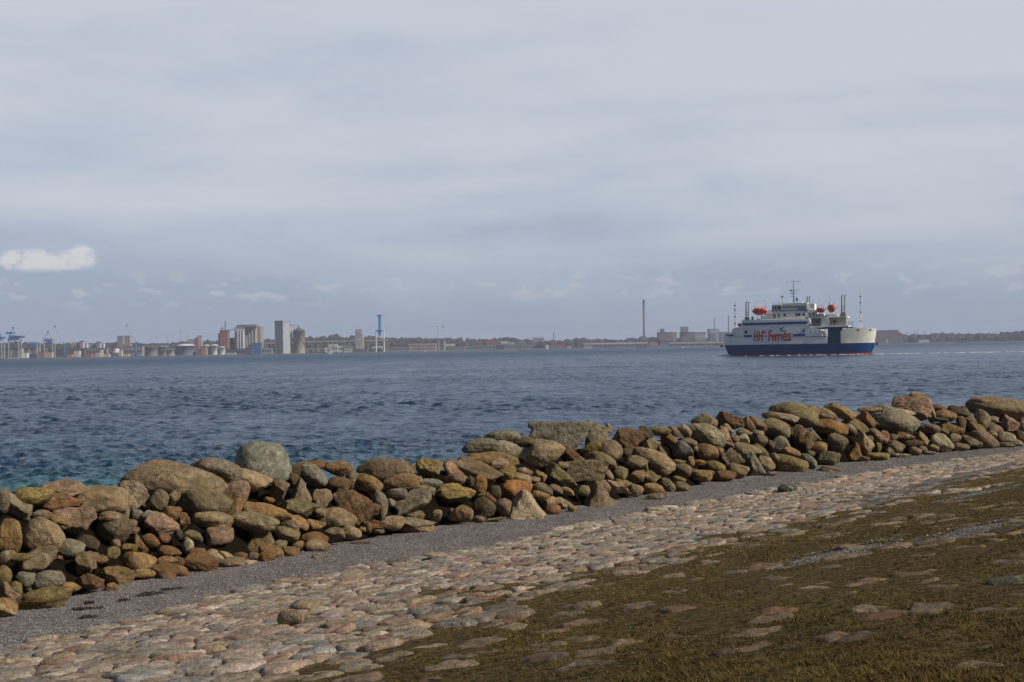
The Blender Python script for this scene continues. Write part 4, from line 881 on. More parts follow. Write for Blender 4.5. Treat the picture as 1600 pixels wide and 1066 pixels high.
# long conveyor
Y = cY(480) + 22
e = empty('conveyor_bridge', (wx(480, Y), Y, GZ), 'long beige conveyor bridge running along the quay past the silos', 'conveyor')
def seg(a, ya, b, yb, nm, c):
    xa, za = local(e, a, ya, Y); xb, zb = local(e, b, yb, Y)
    MB().prism([(xa, za - 1.6), (xb, zb - 1.6), (xb, zb + 1.2), (xa, za + 1.2)], -1.5, 1.5).build(nm, fm(c), e)
seg(408, 536.3, 466, 535.2, 'conveyor_duct', (.40, .37, .31)); seg(466.3, 534.2, 556, 532.6, 'conveyor_duct', (.40, .38, .24)); seg(556.5, 532.4, 608, 531.6, 'conveyor_duct', (.42, .38, .22))
for a in (414, 438, 470, 496, 520, 545, 575, 606):
    x0, z1 = local(e, a, 535, Y); MB().tube((x0, 0, 0), (x0, 0, z1 - .4), .7, None, 6).build('support_leg', fm((.30, .29, .27)), e)
x0, z1 = local(e, 466.5, 536, Y); x1, z0 = local(e, 467.6, 541, Y); MB().prism([(x0, z1), (x0 - 4, z1), (x1 - 2, z0), (x1 + 2, z0)], -2, 2).build('chute', fm((.5, .49, .46)), e)
# banded silo tower
e = bld('banded_silo_tower', 'silo', 'grey banded square silo tower with yellow side column', 555.2, 565.6, 515, (.38, .38, .40), 40, depth=22, roofh=1.5)
Y = cY(560) + 40
for py in (520.5, 524, 527.5, 534, 538):
    x0, z1 = local(e, 555.4, py, Y); x1, _ = local(e, 565.4, py, Y); MB().box(x0 + .2, x1 - .2, -.4, .3, z1 - .5, z1 + .4).build('band', fm((.17, .17, .20)), e)
x0, z1 = local(e, 567.2, 521.5, Y); MB().tube((x0, 6, 0), (x0, 6, z1), 2.0, None, 12).build('side_column', fm((.58, .40, .20)), e)
bld('quay_shed', 'shed', 'dark low base hall under the banded silo tower', 553, 574, 545.2, (.12, .12, .15), 20)
# sheds 470-560
for a, b, top, c, l, bk in ((471, 508, 543.6, (.30, .27, .22), 'low beige shed right of the cone-roofed silo', 25), (513, 527, 537.4, (.62, .61, .58), 'white factory hall with lower left wing, left of the banded tower', 180),
                        (506, 517, 542.8, (.52, .51, .48), 'small white shed in front of the white factory hall', 90), (528, 540, 539.8, (.56, .56, .56), 'low white shed right of the white factory hall', 170), (537, 549, 544.8, (.60, .60, .58), 'small bright white shed left of the banded tower base', 50),
                        (534, 551, 541, (.24, .24, .27), 'grey shed behind the small bright white shed', 120), (574, 600, 545, (.25, .25, .28), 'grey shed under the upright blue crane', 60), (582, 597, 540.7, (.55, .57, .50), 'white hall glimpsed between the blue crane legs', 150)):
    bld('quay_shed', 'shed', l, a, b, top, c, bk, rows=1, nwin=4, group='sheds on the middle of the far quay')
bld('ferry_terminal', 'terminal', 'low grey terminal hall left of the long white one', 611, 640, 542, (.26, .24, .27), 60, rows=1, nwin=8)
bld('ferry_terminal', 'terminal', 'long white roofed terminal hall below the twin thin cranes', 638, 681, 537.2, (.40, .34, .33), 90, rows=2, nwin=10, roofcol=(.52, .50, .47))
bld('ferry_terminal', 'terminal', 'cream hall behind the right thin crane', 695.5, 711, 537, (.55, .54, .40), 110, rows=1, nwin=4)
bld('ferry_terminal', 'terminal', 'long low grey and pink hall right of the cream hall', 683, 726, 541.5, (.25, .22, .24), 70, rows=1, nwin=10)
bld('brick_block', 'building', 'low red brick block left of the white-fronted one', 743, 754.5, 533, (.35, .15, .13), 150, rows=2, nwin=4)
e = bld('brick_block', 'building', 'red brick block with a white front facing the water', 760, 776.5, 532, (.26, .12, .11), 150, rows=0)
MB().box(-11.5, 9, -1.2, -.2, 5, 14).build('white_front', fm((.66, .63, .58)), e)
bld('brick_block', 'building', 'cream block with blue roof right of the white-fronted block', 783, 793.5, 532.7, (.60, .58, .42), 140, rows=1, nwin=3, roofcol=(.12, .16, .28))
bld('brick_block', 'building', 'grey-green block left of the cream one', 777, 783, 532, (.24, .27, .27), 150, rows=2, nwin=2)
bld('quay_shed', 'shed', 'white gabled small hall right of the cream block', 794, 804, 534.6, (.5, .5, .5), 150, roofh=6, gable=True, roofcol=(.42, .42, .42))
bld('green_hall', 'hall', 'long green-grey hall at the water, left part', 727, 774, 539.8, (.17, .24, .24), 40, rows=1, nwin=9)
bld('green_hall', 'hall', 'dark blue hall between two green-grey halls', 774.5, 788.5, 539, (.06, .10, .20), 42, rows=1, nwin=3)
bld('green_hall', 'hall', 'green-grey tall hall with stepped roof, right part', 789, 833.5, 538.5, (.19, .26, .26), 44, rows=1, nwin=8)
bld('green_hall', 'hall', 'raised green-grey roof block above the stepped hall', 808, 822, 533.5, (.22, .28, .28), 70, rows=2, nwin=3)
bld('brick_block', 'building', 'small dark red shed before the green-grey halls', 808.2, 814.7, 540, (.20, .10, .10), 20)
bld('hill_factory', 'factory', 'white factory on the far hill left of a dark chimney', 832.5, 850, 527.2, (.46, .46, .47), 800, base=534, rows=1, nwin=6)
far_tube('chimney', 'chimney', 'short thin dark chimney on the far hill right of a white factory', 865.4, 520, 1.6, (.10, .10, .12), 800, base=533)
bld('harbour_building', 'building', 'small white house on the quay left of the red shed', 852.5, 857.5, 538.8, (.62, .62, .60), 40)
bld('brick_block', 'building', 'low red shed row left of the long white-roofed shed', 871, 880, 538, (.26, .12, .12), 40)
bld('quay_shed', 'shed', 'low pale green shed by the water near the red shed row', 886, 894, 540, (.30, .34, .32), 30)
bld('quay_shed', 'shed', 'low brown shed row behind the small white house', 857, 871, 538.3, (.16, .12, .13), 60)
bld('long_shed', 'shed', 'very long low shed with a pale pinkish white roof', 912.5, 1012, 535.6, (.13, .13, .18), 60, depth=60, roofh=4.2, roofcol=(.58, .50, .48), rows=1, nwin=14)
bld('long_shed', 'shed', 'short white shed end in front of the long roof', 912.5, 925.5, 541, (.38, .40, .42), 35, depth=20)
bld('long_shed', 'shed', 'low dark boat shed before the tall far chimney', 966, 1001, 539.5, (.10, .10, .16), 40, depth=20)
bld('long_shed', 'shed', 'orange roofed shed right of the long white roof', 1015.5, 1028.5, 535.2, (.20, .14, .13), 60, roofh=8, roofcol=(.40, .20, .15), gable=True)
bld('long_shed', 'shed', 'blue-grey shed right of the orange roofed shed', 1031, 1043.5, 537.2, (.12, .18, .30), 60)
# tall chimney and grain stores at the right
far_tube('tall_chimney', 'chimney', 'tallest grey chimney with dark top on the far shore', 1007, 468.8, 4.3, (.22, .21, .22), 500, base=531, r2=3.7)
bld('chimney_hall', 'hall', 'blue-grey boiler hall at the foot of the tall chimney', 1001.5, 1009, 525.5, (.14, .17, .21), 480, base=531)
bld('chimney_hall', 'hall', 'long low hall right of the tall chimney foot', 1009, 1029, 527.5, (.18, .19, .23), 480, base=533)
bld('grain_store', 'grain store', 'brick grain store with a small roof turret', 1029.5, 1051, 519.2, (.155, .12, .14), 420, base=533, depth=60)
bld('grain_store', 'grain store', 'pinkish end bay of the turreted grain store', 1051, 1058, 519.4, (.27, .21, .21), 419, base=533, depth=60)
bld('store_turret', 'turret', 'small square turret rising from the left grain store', 1032.5, 1038.5, 514, (.16, .15, .18), 426, base=519.2, depth=20)
bld('grain_store', 'grain store', 'longer dark grain store with a square tower at its left', 1065, 1086, 518.6, (.13, .115, .15), 420, base=533, depth=60)
bld('grain_store', 'grain store', 'paler right half of the longer grain store with white arches', 1086, 1103, 518.9, (.24, .22, .25), 420, base=533, depth=60, rows=1, nwin=4, wcol=(.42, .41, .42))
bld('store_tower', 'tower', 'square tower at the left end of the longer grain store', 1065, 1076, 510.6, (.19, .19, .21), 418, base=519, depth=30)
bld('power_hall', 'hall', 'pale grey power hall with dark left face', 1109, 1124, 514, (.30, .33, .36), 420, base=533, depth=60)
bld('power_hall', 'hall', 'dark lower hall in front of the pale power hall', 1110, 1118, 521.5, (.13, .14, .18), 405, base=533, depth=12)
bld('power_hall', 'hall', "low grey hall just left of the ferry's left end", 1127, 1146, 518.5, (.20, .21, .24), 420, base=533, depth=60)
far_tube('chimney', 'chimney', 'slim grey chimney behind the pale power hall', 1116.7, 497.3, 2.0, (.17, .18, .20), 440, base=515)
far_tube('chimney', 'chimney', "slim dark chimney just left of the ferry's mast pole", 1139, 493, 2.0, (.13, .13, .16), 440, base=519)
far_tube('mast', 'mast', 'thin mast left of the turreted grain store', 1027.3, 514, .6, (.3, .3, .3), 450, base=530)
bld('quay_wall', 'quay', 'low pale quay wall below the grain stores', 1045, 1150, 533.4, (.33, .31, .31), 200, base=537, depth=20)
# dark hall and pylons right of the ferry
px = 1389; Y = cY(px) + 60; z = lambda py: wz(px, py, Y) - GZ; x = lambda q: (q - px) * Y / F
e = empty('dark_hall', (wx(px, Y), Y, GZ), "big dark purple-brown hall with sloping right roof, right of the ferry", 'hall')
MB().prism([(x(1345), 0), (x(1414), 0), (x(1404.6), z(517)), (x(1345), z(517))], 0, 50).build('wall', fm((.115, .075, .085)), e)
MB().box(x(1345), x(1405.2), -1, 51, z(517) + .02, z(516)).build('roof', fm((.10, .07, .09)), e)
MB().box(x(1384.5), x(1387.5), -1, 0, 0, z(530.5)).build('door', fm((.45, .42, .38)), e)
for a, l in ((1417.8, 'left one of the three pylon posts right of the dark hall'), (1431, 'middle one of the three pylon posts right of the dark hall'), (1445, 'right one of the three pylon posts right of the dark hall')):
    Y = cY(a) + 40; e = empty('pylon_post', (wx(a, Y), Y, GZ), l, 'pylon', 'pylon posts right of the dark hall'); h = wz(a, 518.5, Y) - GZ
    for dx_ in (-1.2, 1.2): MB().tube((dx_, 0, 0), (dx_ * .5, 0, h), .55, .4, 6).build('post', fm((.14, .12, .15)), e)
    MB().box(-9, 9, -.5, .5, h - 1.4, h - .3).build('crossarm', fm((.14, .12, .15)), e)
    br_ = MB()
    for i in range(6): br_.tube((-1.2, 0, h * i / 6), (1.2, 0, h * (i + 1) / 6), .25, None, 4)
    br_.build('bracing', fm((.14, .12, .15)), e)
bld('quay_shed', 'shed', 'low white boathouse at the foot of the right pylon post', 1436, 1452, 530.6, (.5, .5, .5), 20, depth=10)
bld('breakwater', 'breakwater', 'low dark breakwater spit reaching right from the pylon posts', 1452, 1549, 532.6, (.10, .09, .09), -6, depth=12, base=534)
# small boats and a buoy off the far quay
def boat(label, px, py, L, hh, sail=False):
    Y = H * F / (py - hpx(px)); Y = min(Y, cY(px) - 60)
    e = empty('small_boat', (wx(px, Y), Y, 0), label, 'boat', 'small white boats off the far quay')
    MB().prism([(-L / 2, .0), (-L / 2 - .4, hh), (L / 2 + L * .12, hh), (L / 2, .0), (L / 2 - .5, -.5), (-L / 2 + .5, -.5)], -L * .16, L * .16).build('hull', fm((.68, .68, .66)), e)
    MB().box(-L * .2, L * .2, -L * .1, L * .1, hh + .01, hh * 2).build('cabin', fm((.55, .56, .58)), e)
    if sail: MB().tube((0, 0, hh * 2), (0, 0, hh * 2 + L), .25, .12, 6).build('mast', fm(WHITE), e)
boat('small white sailing boat off the quay near the white sheds', 516, 550.6, 9, 2.2, True)
boat('tiny white motorboat off the quay left of the twin thin cranes', 664, 549.4, 5.5, 2.2)
boat('tiny white boat off the quay below the blue-grey shed', 1067, 541.5, 10, 2.0)
# street masts along the quay
for a in (106, 170, 430, 500, 632, 729): far_tube('lamp_mast', 'lamp mast', 'slim quay lamp mast by ' + near_mark(a), a, hpx(a) - 13, .4, (.35, .35, .36), 12)

# ------------------------------------------------------------------ the ferry
SY = 770.0; KX = .0650; KZ = .0656
def sx(zx, zy=560): return KX * ((zx + .0166 * (725 - zy)) - 795)
def sz(zy, zx=795): return KZ * ((725 - .0166 * (zx - 795)) - zy)
YAW = R(-20)
FX = float(atY(1248.5, 555, SY)[0])
ferry = empty('car_ferry', (FX, SY, 0), 'blue and white double-ended car ferry with red lettering on its side', 'ferry', None, YAW)
mW = paint('ferry_white_paint', (.80, .80, .79), .45, .08, .25); mB = paint('ferry_blue_paint', (.004, .040, .190), .4, .15, .25)
mR = paint('ferry_red_paint', (.26, .035, .035), .5, .2, .5); mRL = paint('ferry_lettering_red', (.42, .018, .025), .5, .05, 1.0)
mC = paint('ferry_cream_sun_tint', (.70, .68, .60), .45, .10, .25); mG = paint('ferry_deck_grey', (.16, .17, .18), .7, .2, .5)
mGl = paint('ferry_window_glass', (.015, .020, .028), .15, .2, .5); mSt = paint('ferry_stripe_blue', (.015, .065, .22), .45, .08, .5)
mO = paint('lifeboat_orange', (.62, .085, .020), .45, .12, .8); mP = paint('ferry_pole_grey', (.20, .20, .20), .5, .2, 1.0); mDk = paint('ferry_black_paint', (.02, .02, .022), .6, .2, .5)
mTq = paint('bridge_turquoise_glass', (.05, .16, .17), .2, .2, .5)
XL, XR = sx(150), sx(1432); BM = 7.6; XC = (XL + XR) / 2; HL = (XR - XL) / 2
def hb(x, k=1.0, z=8.0):
    hl = HL * (0.925 + 0.075 * min(1, max(0, z / 8)))
    tt = min(1, abs((x - XC) / hl)); return BM * k * max(0.02, (1 - tt ** 5.5)) ** .6 * (0.88 + .12 * min(1, max(0, z / 5)))
def loft(zs, n=72):
    """hull rings at several heights"""
    vs, fs = [], []; th = np.linspace(0, 2 * math.pi, n, endpoint=False)
    for z in zs:
        hl = HL * (0.925 + 0.075 * min(1, max(0, z / 8)))
        for a in th:
            x_ = XC + hl * math.copysign(abs(math.cos(a)) ** .55, math.cos(a)) * .9995; vs.append((x_, math.copysign(hb(x_, 1, z), math.sin(a)), z))
    for j in range(len(zs) - 1):
        for i in range(n): fs.append((j * n + i, j * n + (i + 1) % n, (j + 1) * n + (i + 1) % n, (j + 1) * n + i))
    mb = MB(); mb._add(vs, fs, True); m_ = len(zs) - 1
    mb._add(vs[:n], [tuple(range(n - 1, -1, -1))]); mb._add(vs[m_ * n:], [tuple(range(n))]); return mb
zR = 1.0; zB = sz(631)
loft([-2.2, 0, zR]).build('waterline_band', mR, ferry)
loft([zR + .005, 2.5, 4.5, zB]).build('hull', mB, ferry)
fd = MB(); fd.tube((XL - .2, -1.5, zB - .2), (XL - 1.0, -1.5, zB - 1.0), .8, .5, 8); fd.build('fender', mDk, ferry)
fd = MB(); fd.tube((XR - .2, -1.5, zB - .2), (XR + .8, -1.5, zB - 1.0), .8, .5, 8); fd.build('fender', mDk, ferry)
def side_solid(x0, x1, top, bot, k=1.0, n=36):
    """solid that follows the hull outline between two stations; top and bottom height may vary along it"""
    xs = np.linspace(x0, x1, n); mb = MB(); vs = []
    for x_ in xs:
        b = hb(x_, k, 9); vs += [(x_, -b, bot(x_)), (x_, b, bot(x_)), (x_, b, top(x_)), (x_, -b, top(x_))]
    fs = []
    for i in range(n - 1):
        a = i * 4; fs += [(a, a + 4, a + 7, a + 3), (a + 3, a + 7, a + 6, a + 2), (a + 2, a + 6, a + 5, a + 1), (a + 1, a + 5, a + 4, a)]
    fs += [(0, 3, 2, 1), (n * 4 - 4, n * 4 - 3, n * 4 - 2, n * 4 - 1)]
    mb._add(vs, fs); return mb
I = lambda pts: (lambda x_: float(np.interp(x_, [p[0] for p in pts], [p[1] for p in pts])))
tp = I([(sx(150), sz(562, 150)), (sx(163), sz(556, 160)), (sx(243), sz(556, 243)), (sx(247), sz(503, 250)), (sx(325), sz(487, 325)), (sx(333), sz(434, 333)), (sx(868), sz(426, 868)), (sx(895), sz(492, 890)), (sx(1000), sz(512, 1000)), (sx(1006), sz(566, 1010)), (sx(1040), sz(570, 1040))])
side_solid(sx(158), sx(1040), tp, lambda x_: zB + .005, .985, 180).build('superstructure', mW, ferry)
# curved white rail platform on the left end
side_solid(sx(150), sx(262), I([(sx(150), sz(552)), (sx(170), sz(536)), (sx(210), sz(531)), (sx(262), sz(545))]), lambda x_: sz(560), .99, 30).build('end_bulwark', mW, ferry)
MB().box(sx(195), sx(262), -6.3, -5.0, sz(552), sz(541)).build('end_opening', mGl, ferry)
# dark blue recess and pale bow
side_solid(sx(1040) + .01, sx(1152), lambda x_: sz(497, 1100), lambda x_: zB + .01, .42, 10).build('recessed_side', paint('ferry_navy_paint', (.008, .040, .150), .5, .1), ferry)
tpb = I([(sx(1150), sz(528, 1150)), (sx(1170), sz(512, 1170)), (sx(1200), sz(505, 1200)), (sx(1395), sz(500, 1395)), (XR, sz(512, 1430))])
side_solid(sx(1152) + .01, XR - .05, tpb, lambda x_: zB + .006, .99, 60).build('bow_bulwark', mC, ferry)  # bow is white; its cream is warm sunlight put into the colour
for v in bpy.data.objects['bow_bulwark'].data.vertices:
    k_ = max(0, (v.co.x - sx(1200)) / (XR - sx(1200))); v.co.x -= k_ * 1.3 * max(0, 1 - (v.co.z - zB) / 7.5); v.co.y *= 1 - .12 * k_ * max(0, 1 - (v.co.z - zB) / 7.5)
for zx in (1293, 1385):
    x_ = sx(zx); MB().box(x_ - .5, x_ + .5, -hb(x_, .99, 9) - .12, -hb(x_, .99, 9) + .8, sz(521, zx), sz(510, zx)).build('mooring_port', mDk, ferry)
def panel(name, pts, mt, off=.06, th=.3, parent=ferry):
    """plate lying on the ship's side, following its curve; pts in side-view zoom pixels, split in strips"""
    xs = sorted(set([p[0] for p in pts])); xa, xb = xs[0], xs[-1]; N_ = max(2, int((xb - xa) / 18) + 1); mb = MB(); vs = []
    P2 = [(sx(a), sz(b, a)) for a, b in pts]
    top = sorted([q for q in P2[:len(P2) // 2]]); bot = sorted([q for q in P2[len(P2) // 2:]])
    ft, fb_ = I(top), I(bot)
    for x_ in np.linspace(P2[0][0], max(q[0] for q in P2), N_):
        b = hb(x_, .985, 9); vs += [(x_, -b - off, fb_(x_)), (x_, -b - off, ft(x_)), (x_, -b + th, ft(x_)), (x_, -b + th, fb_(x_))]
    fs = []
    for i in range(N_ - 1):
        a = i * 4; fs += [(a, a + 4, a + 5, a + 1), (a + 1, a + 5, a + 6, a + 2), (a + 3, a + 7, a + 4, a)]
    fs += [(0, 1, 2, 3), (N_ * 4 - 1, N_ * 4 - 2, N_ * 4 - 3, N_ * 4 - 4)]
    mb._add(vs, fs); return mb.build(name, mt, parent)
panel('side_stripe', [(340, 457), (878, 443), (340, 478), (886, 465)], mSt)
panel('short_stripe', [(350, 557), (420, 555), (350, 577), (420, 575)], mSt)
panel('short_stripe', [(764, 547), (863, 545), (764, 567), (863, 566)], mSt)
panel('side_door', [(355, 520), (379, 520), (355, 545), (379, 545)], mGl)
panel('blue_notice', [(843, 508), (859, 508), (843, 535), (859, 535)], mSt)
panel('rubbing_strake', [(250, 572), (1030, 567), (250, 574), (1030, 569)], mG, .05)
panel('draught_line', [(860, 567), (1035, 569), (860, 571), (1035, 573)], mDk, .07)
# lettering
def lettering(name, body, zx0, zx1, zytop, zybot, mt, shear=0.12, thick=.016):
    c = bpy.data.curves.new(name, 'FONT'); c.body = body; c.size = 1; c.extrude = .02; c.offset = thick; c.shear = shear; c.space_character = 1.02
    o = bpy.data.objects.new(name, c); col.objects.link(o); dg = bpy.context.evaluated_depsgraph_get(); dg.update()
    me = bpy.data.meshes.new_from_object(o.evaluated_get(dg)); bpy.data.objects.remove(o)
    V = np.array([v.co[:] for v in me.vertices]); lo, hi = V.min(0), V.max(0)
    x0, x1 = sx(zx0), sx(zx1); z1, z0 = sz(zytop, (zx0 + zx1) / 2), sz(zybot, (zx0 + zx1) / 2)
    for v in me.vertices:
        x_ = x0 + (v.co.x - lo[0]) / (hi[0] - lo[0]) * (x1 - x0); z_q = z0 + (v.co.y - lo[1]) / (hi[1] - lo[1]) * (z1 - z0)
        v.co = (x_, -hb(x_, .985, 9) - .05 - (v.co.z - lo[2]) / (hi[2] - lo[2]) * .12, z_q)
    me.materials.clear(); me.materials.append(mt); me.update()
    import bmesh
    bm = bmesh.new(); bm.from_mesh(me); g = bmesh.ops.duplicate(bm, geom=bm.verts[:] + bm.edges[:] + bm.faces[:])
    for v in g['geom']:
        if isinstance(v, bmesh.types.BMVert): v.co.x += .16; v.co.y -= .012
    bm.to_mesh(me); bm.free()
    o = bpy.data.objects.new(name, me); col.objects.link(o); o.parent = ferry; return o
lettering('lettering', 'H', 432, 468, 521, 609, mRL)
lettering('lettering', 'H', 474, 511, 521, 609, mRL)
lettering('lettering', '®', 513, 532, 517, 545, mRL, 0, .0)
lettering('lettering', '-', 524, 540, 560, 571, mRL)
lettering('lettering', 'F', 555, 588, 516, 608, mRL)
lettering('lettering', 'e', 586, 614, 548, 607, mRL)
lettering('lettering', 'rr', 614, 659, 548, 605, mRL)
lettering('lettering', 'ı', 660, 672, 548, 604, mRL)
lettering('lettering', 'es', 677, 745, 541, 607, mRL)
# blue bird-like emblem with its thin line
def flat_side(name, poly, mt, th=.16):
    mb = MB(); n = len(poly); P2 = [(sx(a), sz(b, a)) for a, b in poly]
    vs = [(x_, -hb(x_, .985, 9) - th, z) for x_, z in P2] + [(x_, -hb(x_, .985, 9) + .1, z) for x_, z in P2]
    mb._add(vs, [tuple(range(n)), tuple(range(2 * n - 1, n - 1, -1))] + [(i, i + n, (i + 1) % n + n, (i + 1) % n) for i in range(n)]); return mb.build(name, mt, ferry)
flat_side('emblem', [(640, 511), (655, 503), (668, 496), (688, 489), (688, 503), (683, 510), (687, 521), (690, 530), (675, 526), (660, 517)], mSt)
flat_side('emblem', [(674, 503), (682, 500), (684, 512), (677, 518), (671, 512)], mW, .22)
flat_side('emblem_line', [(578, 477), (585, 484), (600, 494), (620, 497), (645, 494), (645, 496.5), (620, 499.5), (599, 496.5), (584, 487), (577, 479)], mSt)
flat_side('emblem_note', [(689, 513), (716, 511), (716, 534), (689, 536)], paint('pale_grey_print', (.36, .38, .44), .5, .1), .14)
# open promenade deck aft
zf0, zf1 = sz(490), sz(424)
b = MB(); b.box(sx(884), sx(1205), -6.4, 6.4, sz(421), sz(412)); b.build('deck_roof', mW, ferry)
b = MB(); b.box(sx(890), sx(1215), -6.9, 6.9, sz(497), sz(487)); b.build('promenade_deck', mW, ferry)
b = MB(); b.box(sx(905), sx(1190), -3.2, 3.2, zf0, sz(422)); b.build('deck_house', paint('deck_house_grey', (.32, .30, .26), .6, .15), ferry)
b = MB(); b.box(sx(995), sx(1056), -6.6, 6.3, sz(496), sz(421.5)); b.build('stair_house', mW, ferry)
for a in (886, 1196): b = MB(); b.box(sx(a) - .25, sx(a) + .25, -6.6, -6.1, zf0, sz(421)); b.build('pillar', mW, ferry)
for a, b2 in ((1085, 1108), (940, 965)): b = MB(); b.box(sx(a), sx(b2), -3.35, -3.1, sz(462), sz(437)); b.build('window', mGl, ferry)
for a, b2 in ((887, 993), (1058, 1197)):
    b = MB(); zt_ = zf0 + 1.1
    b.tube((sx(a), -6.7, zt_), (sx(b2), -6.7, zt_), .06, None, 5); b.tube((sx(a), -6.7, zt_ - .5), (sx(b2), -6.7, zt_ - .5), .05, None, 5)
    for q in np.linspace(sx(a), sx(b2), 8): b.tube((q, -6.7, zf0), (q, -6.7, zt_), .06, None, 5)
    b.build('railing', mP, ferry)
b = MB(); b.box(sx(1056), sx(1196), -6.7, -6.4, sz(489), sz(478)); b.build('white_bulwark', mW, ferry)
b = MB(); b.box(sx(1022), sx(1120), -4.5, 4.5, sz(411), sz(392)); b.build('upper_house', mC, ferry)
b = MB()
for q in np.linspace(sx(1198), sx(1255), 7): b.tube((q, -5.6, sz(487)), (q, -5.6, sz(456)), .07, None, 5)
for zz in (456, 466, 476): b.tube((sx(1198), -5.6, sz(zz)), (sx(1255), -5.6, sz(zz)), .06, None, 5)
b.build('bow_railing', mP, ferry)
b = MB(); b.box(sx(1010), sx(1240), -5.8, 5.8, sz(505) , sz(497.5)); b.build('lower_deck_edge', mDk, ferry)
b = MB(); b.box(sx(905), sx(1035), -7.0, -2, sz(512), sz(500)); b.build('lower_opening', mDk, ferry)
for a in (925, 955, 985): b = MB(); b.tube((sx(a), -7.2, sz(540, a)), (sx(a), -7.2, sz(512, a)), .35, None, 8); b.build('deck_locker', mW, ferry)
b = MB(); b.tube((sx(990), -7.45, sz(525, 990)), (sx(1018), -7.45, sz(524, 1010)), .8, None, 10); b.build('life_raft_canister', mW, ferry)
# accommodation and wheelhouse
b = MB(); b.box(sx(500), sx(862), -5.6, 5.6, sz(432), sz(418)); b.build('upper_deck', mW, ferry)
b = MB(); b.box(sx(585), sx(668), -5.0, 5.0, sz(418), sz(302)); b.build('funnel_house', mW, ferry)
b = MB(); b.box(sx(668), sx(862), -5.2, 5.2, sz(418), sz(352)); b.build('accommodation_block', mW, ferry)
b = MB(); b.prism([(sx(672), sz(352)), (sx(878), sz(352)), (sx(878), sz(290)), (sx(672), sz(293))], -4.6, 4.6); wh = b.build('wheelhouse', mC, ferry)
b = MB(); b.box(sx(674), sx(872), -4.75, -4.5, sz(333), sz(311)); wb = b.build('bridge_window_band', mTq, wh)
for k in range(13): b = MB(); q = sx(674 + k * 16.5); b.box(q - .1, q + .1, -4.85, -4.7, sz(333), sz(311)); b.build('mullion', mC, wh)
b = MB(); b.box(sx(798), sx(866), -4.9, -4.6, sz(351), sz(334)); b.build('blue_panel', paint('bridge_blue', (.03, .16, .42), .4, .1), wh)
b = MB(); b.box(sx(664), sx(884), -5.6, 5.6, sz(357), sz(350)); b.build('bridge_wing_deck', mG, ferry)
b = MB(); b.box(sx(755), sx(830), -3, 3, sz(293), sz(284)); b.build('monkey_island', mW, ferry)
for a in (594, 616, 638, 656): b = MB(); b.box(sx(a) - .5, sx(a) + .5, -5.12, -4.8, sz(344), sz(312)); b.build('window', mGl, ferry)
for a in (690, 790, 812, 850): b = MB(); b.box(sx(a) - .6, sx(a) + .6, -5.32, -5.0, sz(400), sz(378)); b.build('window', mGl, ferry)
for a, c_ in ((605, 415), (640, 410)): b = MB(); b.box(sx(a) - .6, sx(a) + .6, -5.12, -4.8, sz(c_), sz(c_ - 35)); b.build('door', mG, ferry)
b = MB()
for q in np.linspace(sx(340), sx(862), 34): b.tube((q, -6.9, sz(433)), (q, -6.9, sz(416)), .055, None, 4)
for zz in (416, 424): b.tube((sx(340), -6.9, sz(zz)), (sx(862), -6.9, sz(zz)), .05, None, 4)
b.build('railing', mP, ferry)
b = MB()
for q in np.linspace(sx(585), sx(666), 8): b.tube((q, -5.0, sz(302)), (q, -5.0, sz(286)), .05, None, 4)
b.tube((sx(585), -5.0, sz(287)), (sx(666), -5.0, sz(287)), .05, None, 4); b.build('railing', mP, ferry)
# sloping stair trusses left of the funnel house and right of the wheelhouse
b = MB()
for a in range(5): b.tube((sx(505 + a * 14), -4.5, sz(420)), (sx(560 + a * 8), -4.5, sz(350 - a * 4)), .12, None, 5)
for zz in (350, 375, 400): b.tube((sx(540 - (zz - 350) * .6), -4.5, sz(zz)), (sx(590), -4.5, sz(zz)), .10, None, 5)
b.build('stair_truss', mW, ferry)
b = MB()
for a in range(6): b.tube((sx(880 + a * 14), -4.5, sz(412)), (sx(900 + a * 16), -4.5, sz(330 + a * 8)), .10, None, 5)
b.tube((sx(885), -4.5, sz(335)), (sx(975), -4.5, sz(380)), .12, None, 5); b.build('stair_truss', mW, ferry)
for (a, zt_, w_, h_) in ((413, 395, 1.0, 1.2), (492, 388, .8, 2.0), (468, 417, 1.4, .8), (540, 415, 1.5, .9)):
    b = MB(); b.tube((sx(a), -3, sz(430)), (sx(a), -3, sz(zt_)), w_ * .5, w_ * .6, 10); b.build('ventilator', mW if a != 413 else mDk, ferry)
for a in range(905, 1190, 24): b = MB(); b.box(sx(a) - .35, sx(a) + .35, -4.2, -3.4, sz(411), sz(402)); b.build('deck_bench', mG, ferry)
b = MB(); b.box(sx(866), sx(958), -4.2, 4.2, sz(412), sz(352)); b.build('engine_casing', mW, ferry)
for a in (892, 925): b = MB(); b.box(sx(a) - .5, sx(a) + .5, -4.32, -4.0, sz(396), sz(374)); b.build('window', mGl, ferry)
b = MB(); b.box(sx(880), sx(935), -3.6, 3.6, sz(352), sz(300)); b.build('vent_house', mW, ferry)
b = MB(); b.box(sx(520), sx(585), -4.6, 4.6, sz(418), sz(372)); b.build('stair_cabin', mW, ferry)
b = MB(); b.box(sx(575), sx(700), -5.7, -3.0, sz(356), sz(348)); b.build('gallery_deck', mG, ferry)
b = MB(); b.box(sx(505), sx(520), -5.2, 4.2, sz(418), sz(392)); b.box(sx(700), sx(740), -5.5, -5.1, sz(418), sz(404)); b.build('deck_box', mW, ferry)
b = MB(); b.box(sx(960), sx(1008), -4.2, 4.2, sz(412), sz(384)); b.build('boat_deck_house', mW, ferry)
b = MB()
for q in np.linspace(sx(884), sx(1196), 24): b.tube((q, -6.3, sz(412)), (q, -6.3, sz(397)), .05, None, 4)
